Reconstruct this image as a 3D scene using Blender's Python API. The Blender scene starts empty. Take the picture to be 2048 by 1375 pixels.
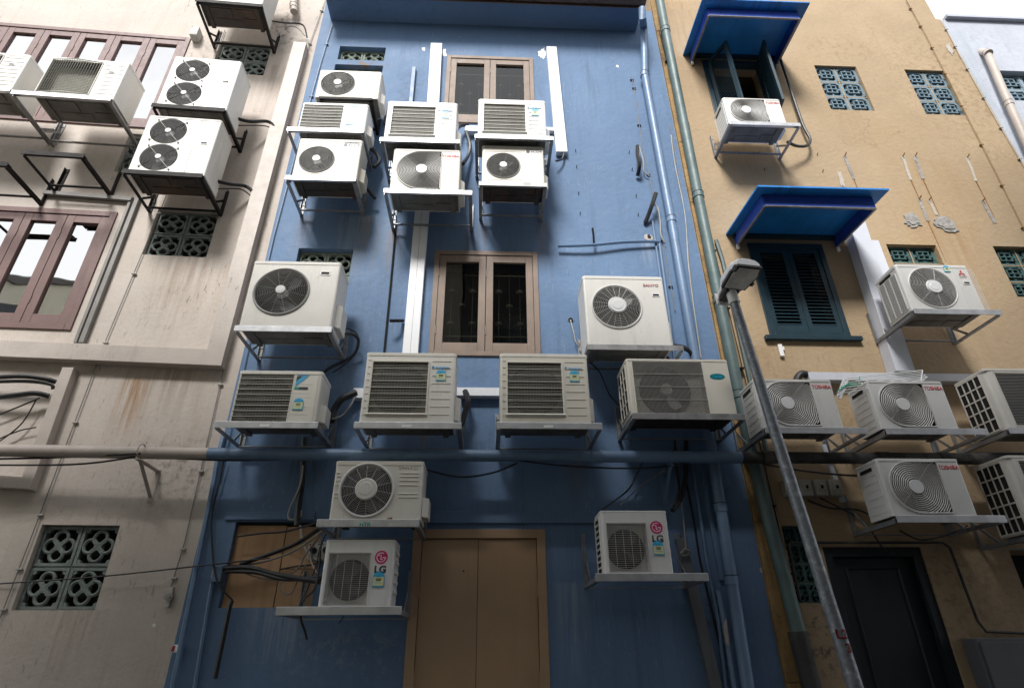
import bpy, bmesh, math, random
from mathutils import Vector, Matrix
rad = math.radians
random.seed(11)
scn = bpy.context.scene
COL = scn.collection

# ------------------------------------------------------------------ camera
F_PX = 1153.0                       # focal length in pixels of a 2048 px wide picture
CAM = Vector((0.0, -5.2, 1.55))
Zc = Vector((-19.0, 2168.0, -F_PX)).normalized()
Xc = Vector((27000.0, -376.6, -F_PX))
Xc = (Xc - Zc * Xc.dot(Zc)).normalized()
Yc = Zc.cross(Xc)
RM = Matrix((Xc, Yc, Zc))
cd = bpy.data.cameras.new('camera')
cam = bpy.data.objects.new('camera', cd)
COL.objects.link(cam)
cam.matrix_world = Matrix.Translation(CAM) @ RM.to_4x4()
cd.sensor_width = 36.0
cd.lens = F_PX / 2048.0 * 36.0
cd.clip_end = 500.0
cd.clip_start = 0.05
scn.camera = cam


class Frame:
    """A facade: origin on the wall line, turned by A about the vertical."""
    def __init__(s, ox, oy, a):
        s.O = Vector((ox, oy, 0)); s.A = a
        s.R = Matrix.Rotation(a, 3, 'Z'); s.Ri = s.R.inverted()
    def world(s, p): return s.O + s.R @ Vector(p)


def at(fr, px, py, d=0.0):
    """Facade coordinates (along, -out, up) of a point of the photograph lying d metres in front of that facade."""
    r = RM @ Vector((px - 1024.0, 687.5 - py, -F_PX))
    c = fr.Ri @ (CAM - fr.O); r = fr.Ri @ r
    t = (-d - c.y) / r.y
    return c + r * t


B = Frame(0, 0, 0)
hinge = at(B, 490, 690)
L = Frame(hinge.x, 0, rad(2.9))


def rect(fr, tl, tr, bl, br, d=0.0):
    a, b, c, e = [at(fr, *p, d) for p in (tl, tr, bl, br)]
    return ((a.x + c.x) / 2, (b.x + e.x) / 2, (c.z + e.z) / 2, (a.z + b.z) / 2)


def solve_d(fr, wall, front):
    u = at(fr, *wall).x
    lo, hi = 0.0, 3.0
    f = lambda d: at(fr, *front, d).x - u
    for _ in range(50):
        m = (lo + hi) / 2
        if f(lo) * f(m) <= 0: hi = m
        else: lo = m
    return (lo + hi) / 2


# ------------------------------------------------------------------ materials
def mat(name, base, rough=0.6, metal=0.0, var=0.12, scale=6.0, streak=0.0, streak_col=None, speck=0.0,
        speck_col=(0.05, 0.04, 0.03), bump=0.0, bump_scale=40.0, spec=0.5, patch=0.0, patch_col=None, stains=(), crack=0.0, age=0.0, sdir=(11, 11, 0.7)):
    m = bpy.data.materials.new(name); m.use_nodes = True
    nt = m.node_tree; N = nt.nodes; K = nt.links
    bs = N['Principled BSDF']
    bs.inputs['Roughness'].default_value = rough
    bs.inputs['Metallic'].default_value = metal
    bs.inputs['Specular IOR Level'].default_value = spec
    tc = N.new('ShaderNodeTexCoord'); oi = N.new('ShaderNodeObjectInfo')
    off = N.new('ShaderNodeVectorMath'); off.operation = 'MULTIPLY_ADD'
    cmb = N.new('ShaderNodeCombineXYZ')
    for i in range(3): K.new(oi.outputs['Random'], cmb.inputs[i])
    off.inputs[1].default_value = (37, 51, 23); K.new(cmb.outputs[0], off.inputs[0]); K.new(tc.outputs['Object'], off.inputs[2])
    P = off.outputs[0]

    def noise(sc, stretch=None, detail=5.0, ro=0.6):
        n = N.new('ShaderNodeTexNoise'); n.inputs['Scale'].default_value = sc
        n.inputs['Detail'].default_value = detail; n.inputs['Roughness'].default_value = ro
        if stretch:
            mp = N.new('ShaderNodeMapping'); mp.inputs['Scale'].default_value = stretch
            K.new(P, mp.inputs['Vector']); K.new(mp.outputs[0], n.inputs['Vector'])
        else:
            K.new(P, n.inputs['Vector'])
        return n.outputs['Fac']

    def ramp(fac, a, b):
        r = N.new('ShaderNodeMapRange'); r.inputs['From Min'].default_value = a; r.inputs['From Max'].default_value = b
        r.clamp = True; K.new(fac, r.inputs['Value']); return r.outputs[0]

    def mix(fac, ca, cb, blend='MIX'):
        x = N.new('ShaderNodeMix'); x.data_type = 'RGBA'; x.blend_type = blend
        for sock, val in ((x.inputs[0], fac), (x.inputs[6], ca), (x.inputs[7], cb)):
            if hasattr(val, 'is_linked'): K.new(val, sock)
            else: sock.default_value = val if isinstance(val, float) else (*val, 1)
        return x.outputs[2]

    lo = tuple(c * (1 - var) for c in base); hi = tuple(min(1, c * (1 + var)) for c in base)
    col = mix(ramp(noise(scale), 0.3, 0.7), lo, hi)
    if patch:
        f = ramp(noise(scale * 0.35, None, 6.0, 0.65), 0.52, 0.70)
        sm = N.new('ShaderNodeMath'); sm.operation = 'MULTIPLY'; sm.inputs[1].default_value = patch; K.new(f, sm.inputs[0])
        col = mix(sm.outputs[0], col, patch_col or tuple(c * 0.6 for c in base))
    if streak:
        f = ramp(noise(1.0, sdir, 6.0, 0.7), 0.50, 0.70)
        g = ramp(noise(1.3), 0.35, 0.65)
        sm = N.new('ShaderNodeMath'); sm.operation = 'MULTIPLY'; K.new(f, sm.inputs[0]); K.new(g, sm.inputs[1])
        s2 = N.new('ShaderNodeMath'); s2.operation = 'MULTIPLY'; s2.inputs[1].default_value = streak; K.new(sm.outputs[0], s2.inputs[0])
        col = mix(s2.outputs[0], col, streak_col or tuple(c * 0.45 for c in base))
    if speck:
        f = ramp(noise(1.0, (42, 42, 9), 3.0, 0.6), 0.615, 0.68)
        g = ramp(noise(1.1, None, 4.0), 0.45, 0.68)
        sm = N.new('ShaderNodeMath'); sm.operation = 'MULTIPLY'; K.new(f, sm.inputs[0]); K.new(g, sm.inputs[1])
        s2 = N.new('ShaderNodeMath'); s2.operation = 'MULTIPLY'; s2.inputs[1].default_value = speck; K.new(sm.outputs[0], s2.inputs[0])
        col = mix(s2.outputs[0], col, speck_col)
    if age:
        ag = N.new('ShaderNodeMath'); ag.operation = 'MULTIPLY'; ag.inputs[1].default_value = age; K.new(oi.outputs['Random'], ag.inputs[0])
        col = mix(ag.outputs[0], col, (base[0] * .80, base[1] * .76, base[2] * .66))
    if crack:
        vo = N.new('ShaderNodeTexVoronoi'); vo.feature = 'DISTANCE_TO_EDGE'; vo.inputs['Scale'].default_value = 0.75
        nz = N.new('ShaderNodeTexNoise'); nz.inputs['Scale'].default_value = 3.0; nz.inputs['Detail'].default_value = 6; K.new(P, nz.inputs['Vector'])
        va = N.new('ShaderNodeVectorMath'); va.operation = 'MULTIPLY_ADD'; va.inputs[1].default_value = (.5, .5, .5); K.new(nz.outputs['Color'], va.inputs[0]); K.new(P, va.inputs[2]); K.new(va.outputs[0], vo.inputs['Vector'])
        f = ramp(vo.outputs['Distance'], 0.006, 0.0015); g = ramp(noise(0.9), 0.52, 0.60)
        sm = N.new('ShaderNodeMath'); sm.operation = 'MULTIPLY'; K.new(f, sm.inputs[0]); K.new(g, sm.inputs[1])
        s2 = N.new('ShaderNodeMath'); s2.operation = 'MULTIPLY'; s2.inputs[1].default_value = crack; K.new(sm.outputs[0], s2.inputs[0])
        col = mix(s2.outputs[0], col, tuple(c * 0.35 for c in base))
    if stains:
        sp = N.new('ShaderNodeSeparateXYZ'); K.new(tc.outputs['Object'], sp.inputs[0])
        n1 = ramp(noise(1.0, (16, 16, 0.9), 7.0, 0.7), 0.40, 0.62); n2 = ramp(noise(11, None, 6.0, 0.72), 0.49, 0.62)
        for kind, u0, u1, z0, z1, sc, amt in stains:
            e = (u1 - u0) * .4; ml = None
            for out, a, b in ((sp.outputs[0], u0, u0 + e), (sp.outputs[0], u1, u1 - e), (sp.outputs[2], z0, z0 + (z1 - z0) * (.8 if kind == 'run' else .35)), (sp.outputs[2], z1, z1 - (z1 - z0) * (.04 if kind == 'run' else .35))):
                f = ramp(out, a, b)
                if ml is None: ml = f
                else:
                    sm = N.new('ShaderNodeMath'); sm.operation = 'MULTIPLY'; K.new(ml, sm.inputs[0]); K.new(f, sm.inputs[1]); ml = sm.outputs[0]
            sm = N.new('ShaderNodeMath'); sm.operation = 'MULTIPLY'; K.new(ml, sm.inputs[0]); K.new(n1 if kind == 'run' else n2, sm.inputs[1])
            s2 = N.new('ShaderNodeMath'); s2.operation = 'MULTIPLY'; s2.inputs[1].default_value = amt; K.new(sm.outputs[0], s2.inputs[0])
            col = mix(s2.outputs[0], col, sc)
    K.new(col, bs.inputs['Base Color'])
    rr = N.new('ShaderNodeMapRange'); rr.inputs['To Min'].default_value = max(0.02, rough - 0.12); rr.inputs['To Max'].default_value = min(1, rough + 0.12)
    K.new(noise(scale * 2.3), rr.inputs['Value']); K.new(rr.outputs[0], bs.inputs['Roughness'])
    if bump:
        b = N.new('ShaderNodeBump'); b.inputs['Strength'].default_value = bump; b.inputs['Distance'].default_value = 0.02
        K.new(noise(bump_scale, None, 6.0), b.inputs['Height']); K.new(b.outputs[0], bs.inputs['Normal'])
    return m


M = {}


def st(kind, fr, x0, y0, x1, y1, c, a):
    """a stain inside a rectangle of the wall, given by photograph points"""
    p, q, r, t = at(fr, x0, y0), at(fr, x1, y1), at(fr, x1, y0), at(fr, x0, y1)
    return (kind, min(p.x, t.x), max(q.x, r.x), min(q.z, t.z), max(p.z, r.z), c, a)


BRN, BLK, GRY = (.20, .13, .07), (.055, .05, .045), (.45, .46, .47)
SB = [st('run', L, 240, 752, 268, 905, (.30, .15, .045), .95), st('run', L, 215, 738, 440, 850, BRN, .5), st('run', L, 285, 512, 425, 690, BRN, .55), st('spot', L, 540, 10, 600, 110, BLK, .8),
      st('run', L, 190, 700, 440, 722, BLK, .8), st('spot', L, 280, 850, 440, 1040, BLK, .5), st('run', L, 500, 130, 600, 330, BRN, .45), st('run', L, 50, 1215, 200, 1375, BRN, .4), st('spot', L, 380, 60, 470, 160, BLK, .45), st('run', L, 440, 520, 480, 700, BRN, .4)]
RST = (.16, .10, .06)
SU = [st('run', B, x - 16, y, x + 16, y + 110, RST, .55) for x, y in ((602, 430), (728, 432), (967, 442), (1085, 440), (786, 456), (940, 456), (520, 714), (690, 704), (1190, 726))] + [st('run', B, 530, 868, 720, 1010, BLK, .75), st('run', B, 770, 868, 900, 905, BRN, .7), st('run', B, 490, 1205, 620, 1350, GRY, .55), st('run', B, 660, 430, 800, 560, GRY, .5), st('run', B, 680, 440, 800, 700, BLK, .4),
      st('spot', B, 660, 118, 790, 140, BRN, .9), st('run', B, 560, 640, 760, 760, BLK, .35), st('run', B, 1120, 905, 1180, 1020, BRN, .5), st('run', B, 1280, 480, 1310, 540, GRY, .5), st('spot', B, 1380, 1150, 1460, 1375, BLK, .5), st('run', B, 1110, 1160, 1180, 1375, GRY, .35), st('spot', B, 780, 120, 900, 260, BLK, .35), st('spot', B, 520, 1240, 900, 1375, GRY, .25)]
SY = [st('run', B, 1880, 445, 1965, 640, (.30, .17, .07), .55), st('spot', B, 1590, 70, 1760, 125, (.27, .17, .08), .6), st('spot', B, 1830, 40, 1970, 330, (.25, .17, .09), .75), st('run', B, 1660, 220, 1760, 330, (.30, .20, .10), .4), st('spot', B, 1600, 1190, 1690, 1375, BLK, .9),
      st('run', B, 1320, 0, 1440, 300, (.28, .17, .08), .5), st('run', B, 1700, 640, 2048, 760, (.25, .17, .09), .4), st('run', B, 1480, 690, 1560, 760, (.28, .16, .07), .5), st('spot', B, 1700, 1000, 2048, 1375, (.14, .10, .06), .5), st('run', B, 1780, 320, 2000, 460, (.33, .21, .10), .5)]
SW = [st('run', B, 1890, 60, 1960, 380, (.22, .30, .33), .8), st('spot', B, 1900, 45, 2048, 120, (.35, .38, .42), .7)]
M['beige'] = mat('beige_plaster', (0.50, 0.445, 0.40), 0.85, var=0.08, scale=1.6, streak=0.5, streak_col=(0.38, 0.30, 0.24), speck=0.65, speck_col=(0.15, 0.12, 0.10), bump=0.3, bump_scale=22, stains=SB, crack=.12)
M['blue'] = mat('blue_plaster', (0.113, 0.188, 0.315), 0.66, var=0.09, scale=1.3, streak=0.75, streak_col=(0.075, 0.12, 0.20), speck=0.7, speck_col=(0.25, 0.28, 0.33), bump=0.35, bump_scale=14, spec=0.3, stains=SU, crack=.15)
M['yellow'] = mat('yellow_plaster', (0.37, 0.275, 0.172), 0.85, var=0.10, scale=1.2, streak=0.5, streak_col=(0.33, 0.22, 0.12), speck=0.45, speck_col=(0.2, 0.14, 0.09), bump=0.4, bump_scale=18, patch=0.5, patch_col=(0.38, 0.26, 0.14), stains=SY, crack=.3)
M['whitewall'] = mat('weathered_white_plaster', (0.43, 0.455, 0.52), 0.85, var=0.08, scale=1.5, streak=0.55, streak_col=(0.3, 0.34, 0.38), speck=0.5, bump=0.3, bump_scale=20, stains=SW)
M['strip'] = mat('grimy_ochre_render', (0.33, 0.21, 0.09), 0.9, var=0.25, scale=5, streak=0.9, streak_col=(0.06, 0.04, 0.02), speck=0.9, bump=0.6, bump_scale=30, patch=0.8, patch_col=(0.10, 0.065, 0.03))
M['mauve'] = mat('mauve_brown_paint', (0.135, 0.072, 0.066), 0.55, var=0.12, scale=5, streak=0.3, bump=0.1, bump_scale=60)
M['tan'] = mat('tan_brown_paint', (0.215, 0.158, 0.122), 0.6, var=0.12, scale=4, streak=0.35, speck=0.3, speck_col=(0.5, 0.45, 0.4), bump=0.15, bump_scale=50)
M['doortan'] = mat('tan_door_paint', (0.39, 0.26, 0.16), 0.5, var=0.06, scale=3, streak=0.2, bump=0.06, bump_scale=25)
M['ventgreen'] = mat('mossy_green_vent_concrete', (0.20, 0.24, 0.20), 0.8, var=0.3, scale=14, streak=0.5, patch=0.5, patch_col=(0.07, 0.09, 0.06), bump=0.4, bump_scale=60)
M['ventgrey'] = mat('grey_green_vent_concrete', (0.20, 0.235, 0.225), 0.8, var=0.25, scale=10, streak=0.5, patch=0.4, patch_col=(0.09, 0.10, 0.095), bump=0.4, bump_scale=60)
M['ventteal'] = mat('pale_teal_vent_concrete', (0.15, 0.225, 0.275), 0.8, var=0.2, scale=10, streak=0.4, patch=0.3, patch_col=(0.12, 0.16, 0.15), bump=0.3, bump_scale=60)
M['ventdark'] = mat('dark_teal_vent_concrete', (0.045, 0.105, 0.105), 0.8, var=0.25, scale=10, streak=0.4, bump=0.3, bump_scale=60)
M['dark'] = mat('dark_interior', (0.012, 0.013, 0.015), 0.9, var=0.3)
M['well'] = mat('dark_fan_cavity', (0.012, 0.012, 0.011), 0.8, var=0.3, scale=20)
M['coil'] = mat('grey_green_condenser_coil', (0.27, 0.265, 0.215), 0.6, var=0.2, scale=20, streak=0.3)
M['blade'] = mat('grey_fan_blade', (0.02, 0.02, 0.02), 0.5, var=0.2)
M['bladelight'] = mat('pale_fan_blade', (0.42, 0.42, 0.41), 0.5, var=0.15)
M['white'] = mat('white_enamel', (0.80, 0.795, 0.78), 0.42, var=0.05, scale=4, streak=0.3, streak_col=(0.36, 0.33, 0.28), speck=0.25, age=.5)
M['ivory'] = mat('ivory_enamel', (0.735, 0.715, 0.665), 0.45, var=0.05, scale=4, streak=0.32, streak_col=(0.36, 0.31, 0.25), speck=0.25, age=.55)
M['oldwhite'] = mat('weathered_white_enamel', (0.70, 0.68, 0.64), 0.5, var=0.07, scale=3, streak=0.5, streak_col=(0.27, 0.22, 0.17), speck=0.45, speck_col=(0.25, 0.18, 0.12), age=.5)
M['greywhite'] = mat('grey_white_enamel', (0.69, 0.69, 0.685), 0.45, var=0.05, scale=4, streak=0.3, streak_col=(0.3, 0.3, 0.3), speck=.2, age=.3)
M['oldgrey'] = mat('chalky_grey_enamel', (0.44, 0.43, 0.40), 0.6, var=0.08, scale=4, streak=0.5, streak_col=(0.2, 0.18, 0.15), speck=0.4)
M['under'] = mat('stained_steel_underside', (0.17, 0.16, 0.145), 0.6, 0.3, var=0.35, scale=5, streak=0.3, patch=0.7, patch_col=(0.07, 0.055, 0.04))
M['underdark'] = mat('rusted_dark_underside', (0.05, 0.042, 0.036), 0.7, 0.2, var=0.4, scale=6, patch=0.7, patch_col=(0.11, 0.05, 0.025))
M['galv'] = mat('galvanised_steel', (0.55, 0.56, 0.58), 0.45, 0.75, var=0.16, scale=9, streak=0.3, bump=0.05, bump_scale=60)
M['dirtygalv'] = mat('grimy_galvanised_steel', (0.30, 0.30, 0.30), 0.55, 0.6, var=0.3, scale=8, streak=0.6, patch=0.5, patch_col=(0.10, 0.085, 0.07))
M['armgalv'] = mat('shaded_galvanised_steel', (0.30, 0.31, 0.33), 0.5, 0.65, var=0.25, scale=8, streak=0.4)  # rail steel again, with the arms' shade put into its colour
M['channel'] = mat('grey_painted_channel', (0.19, 0.18, 0.17), 0.5, var=0.2, scale=6, streak=0.5)
M['darksteel'] = mat('dark_painted_steel', (0.016, 0.015, 0.015), 0.65, 0.0, spec=0.2, var=0.35, scale=9, patch=0.5, patch_col=(0.05, 0.035, 0.025))
M['wire'] = mat('grey_grille_wire', (0.27, 0.265, 0.25), 0.45, 0.1, var=0.1)
M['wirelight'] = mat('pale_grille_wire', (0.60, 0.59, 0.57), 0.45, var=0.06)
M['wiredark'] = mat('dark_grille_wire', (0.13, 0.13, 0.125), 0.5, var=0.15)
M['louvre'] = mat('olive_grey_louvre', (0.22, 0.212, 0.175), 0.5, var=0.12, scale=12)
M['trunk'] = mat('white_pvc_trunking', (0.76, 0.77, 0.80), 0.45, var=0.04, scale=3, streak=0.3, streak_col=(0.45, 0.46, 0.5), speck=0.35)
M['peeltrunk'] = mat('chalky_white_trunking', (0.76, 0.77, 0.79), 0.7, var=0.05, scale=5, streak=0.7, streak_col=(0.36, 0.36, 0.38), speck=0.9, speck_col=(0.25, 0.24, 0.23))
M['duct'] = mat('grey_white_duct_paint', (0.55, 0.57, 0.63), 0.5, var=0.05, scale=2.5, streak=0.3, streak_col=(0.35, 0.36, 0.4), speck=0.15)
M['bluepipe'] = mat('blue_pipe_paint', (0.135, 0.215, 0.345), 0.42, var=0.12, scale=5, streak=0.3, bump=0.1, bump_scale=25)
M['greenpipe'] = mat('grey_green_pipe_paint', (0.085, 0.132, 0.132), 0.5, var=0.22, scale=4, streak=0.6, patch=0.4, patch_col=(0.13, 0.18, 0.178), bump=0.15, bump_scale=25)
M['beigepipe'] = mat('beige_pipe_paint', (0.44, 0.385, 0.345), 0.55, var=0.1, scale=4, streak=0.3, speck=0.5, bump=0.1)
M['grimepipe'] = mat('peeling_black_pipe', (0.035, 0.035, 0.035), 0.7, var=0.4, scale=5, patch=0.9, patch_col=(0.19, 0.17, 0.15), bump=0.4, bump_scale=30)
M['rubber'] = mat('black_rubber', (0.014, 0.014, 0.015), 0.5, var=0.3, scale=15)
M['greycable'] = mat('grey_cable', (0.20, 0.195, 0.185), 0.6, var=0.2)
M['palecable'] = mat('pale_cable', (0.42, 0.40, 0.37), 0.6, var=0.2)
M['gutter'] = mat('brown_gutter', (0.13, 0.085, 0.065), 0.5, var=0.25, scale=4, streak=0.4)
M['steelblue'] = mat('slate_blue_paint', (0.105, 0.175, 0.29), 0.5, var=0.12, scale=5)
M['awning'] = mat('stained_blue_awning', (0.012, 0.205, 0.60), 0.45, var=0.2, scale=3, streak=0.7, streak_col=(0.01, 0.03, 0.06), speck=0.5, patch=0.25, patch_col=(0.02, 0.06, 0.14), bump=0.1, sdir=(16, 1.0, 1.0))
M['valance'] = mat('royal_blue_valance', (0.03, 0.085, 0.47), 0.45, var=0.2, scale=4, streak=0.6, streak_col=(0.012, 0.02, 0.09))
M['shutter'] = mat('dark_teal_shutter_paint', (0.010, 0.033, 0.048), 0.45, var=0.18, scale=6, streak=0.3)
M['darkdoor'] = mat('blue_black_door_paint', (0.006, 0.011, 0.018), 0.5, var=0.2, scale=3, streak=0.3)
M['ply'] = mat('orange_brown_plywood', (0.52, 0.325, 0.185), 0.7, var=0.12, scale=2.0, streak=0.6, streak_col=(0.22, 0.11, 0.05), patch=0.4, patch_col=(0.3, 0.16, 0.08))
M['lampgrey'] = mat('pale_lamp_housing', (0.80, 0.80, 0.82), 0.4, 0.0, var=0.06, streak=0.4)
M['lampdark'] = mat('black_lamp_trim', (0.03, 0.03, 0.032), 0.5, var=0.2)
M['lampend'] = mat('stained_pale_plastic', (0.62, 0.61, 0.60), 0.55, var=0.1, streak=0.6, speck=0.6)
M['pole'] = mat('spangled_galvanised_pole', (0.19, 0.21, 0.235), 0.45, 0.35, var=0.25, scale=40, patch=0.8, patch_col=(0.46, 0.48, 0.51), bump=0.05)
M['red'] = mat('red_ink', (0.50, 0.015, 0.03), 0.5, var=0.05)
M['redfade'] = mat('faded_red_ink', (0.45, 0.13, 0.12), 0.5, var=0.1)
M['redpaint'] = mat('red_stencil_paint', (0.30, 0.015, 0.02), 0.6, var=0.2)
M['magenta'] = mat('magenta_ink', (0.52, 0.012, 0.14), 0.45, var=0.04)
M['black'] = mat('black_ink', (0.03, 0.032, 0.038), 0.5, var=0.1)
M['greyink'] = mat('grey_ink', (0.17, 0.17, 0.17), 0.6, var=0.2)
M['cyan'] = mat('cyan_sticker', (0.05, 0.40, 0.68), 0.4, var=0.08)
M['blueink'] = mat('blue_ink', (0.04, 0.27, 0.55), 0.4, var=0.08)
M['paleyellow'] = mat('pale_yellow_sticker', (0.66, 0.67, 0.36), 0.4, var=0.06)
M['greensticker'] = mat('green_sticker', (0.02, 0.30, 0.24), 0.4, var=0.06)
M['tealbadge'] = mat('teal_badge', (0.0, 0.19, 0.21), 0.35, var=0.1)
M['palesticker'] = mat('white_sticker', (0.82, 0.82, 0.82), 0.5, var=0.04)
M['hub'] = mat('white_fan_hub', (0.74, 0.75, 0.75), 0.4, var=0.06)
M['iron'] = mat('bronzed_wrought_iron', (0.13, 0.10, 0.07), 0.5, 0.5, var=0.3)
M['rackwhite'] = mat('white_coated_wire', (0.75, 0.76, 0.76), 0.4, var=0.05)
M['rackgreen'] = mat('green_twine', (0.02, 0.36, 0.24), 0.6, var=0.1)
M['rust'] = mat('rust_stain', (0.23, 0.115, 0.04), 0.9, var=0.3, scale=10)
M['plasterpatch'] = mat('bare_grey_plaster', (0.31, 0.295, 0.275), 0.95, var=0.3, scale=14, bump=0.9, bump_scale=25, patch=0.5)
M['whitechip'] = mat('bare_white_plaster', (0.44, 0.40, 0.35), 0.9, var=0.1, scale=20, bump=0.3)
M['bin'] = mat('grey_cabinet_paint', (0.10, 0.107, 0.12), 0.55, var=0.15, scale=3, streak=0.4)
M['asphalt'] = mat('alley_asphalt', (0.055, 0.054, 0.052), 0.9, var=0.3, scale=3, bump=0.5, bump_scale=60)
M['opp'] = mat('opposite_cream_plaster', (0.50, 0.50, 0.41), 0.85, var=0.1, scale=1, streak=0.4)
M['oppdark'] = mat('opposite_grey_plaster', (0.10, 0.098, 0.095), 0.85, var=0.12, scale=1, streak=0.4)
M['roof'] = mat('clay_roof_tiles', (0.20, 0.09, 0.06), 0.8, var=0.3, scale=6)


def glass(name, tint, refl, rough=0.02):
    m = bpy.data.materials.new(name); m.use_nodes = True
    nt = m.node_tree; N = nt.nodes; K = nt.links
    N.remove(N['Principled BSDF']); out = N['Material Output']
    gl = N.new('ShaderNodeBsdfGlossy'); gl.inputs['Roughness'].default_value = rough
    tr = N.new('ShaderNodeBsdfTransparent'); tr.inputs[0].default_value = (*tint, 1)
    fr = N.new('ShaderNodeFresnel'); fr.inputs['IOR'].default_value = 1.55
    ad = N.new('ShaderNodeMath'); ad.operation = 'ADD'; ad.inputs[1].default_value = refl; ad.use_clamp = True
    mx = N.new('ShaderNodeMixShader')
    tc = N.new('ShaderNodeTexCoord'); no = N.new('ShaderNodeTexNoise'); no.inputs['Scale'].default_value = 2.2; no.inputs['Detail'].default_value = 1
    bu = N.new('ShaderNodeBump'); bu.inputs['Strength'].default_value = 0.05; bu.inputs['Distance'].default_value = 0.05
    K.new(tc.outputs['Object'], no.inputs['Vector']); K.new(no.outputs['Fac'], bu.inputs['Height']); K.new(bu.outputs[0], gl.inputs['Normal'])
    ge = N.new('ShaderNodeNewGeometry'); iv = N.new('ShaderNodeMath'); iv.operation = 'SUBTRACT'; iv.inputs[0].default_value = 1; K.new(ge.outputs['Backfacing'], iv.inputs[1])
    mu = N.new('ShaderNodeMath'); mu.operation = 'MULTIPLY'; K.new(iv.outputs[0], mu.inputs[1])
    K.new(fr.outputs[0], ad.inputs[0]); K.new(ad.outputs[0], mu.inputs[0]); K.new(mu.outputs[0], mx.inputs[0]); K.new(tr.outputs[0], mx.inputs[1]); K.new(gl.outputs[0], mx.inputs[2])
    K.new(mx.outputs[0], out.inputs[0])
    return m


M['mirrorglass'] = glass('reflective_window_film', (0.25, 0.25, 0.22), 0.72)
M['darkglass'] = glass('dark_window_glass', (0.55, 0.58, 0.57), 0.02)
M['lensglass'] = mat('frosted_lamp_lens', (0.75, 0.73, 0.68), 0.22, var=0.25, scale=8)


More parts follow.
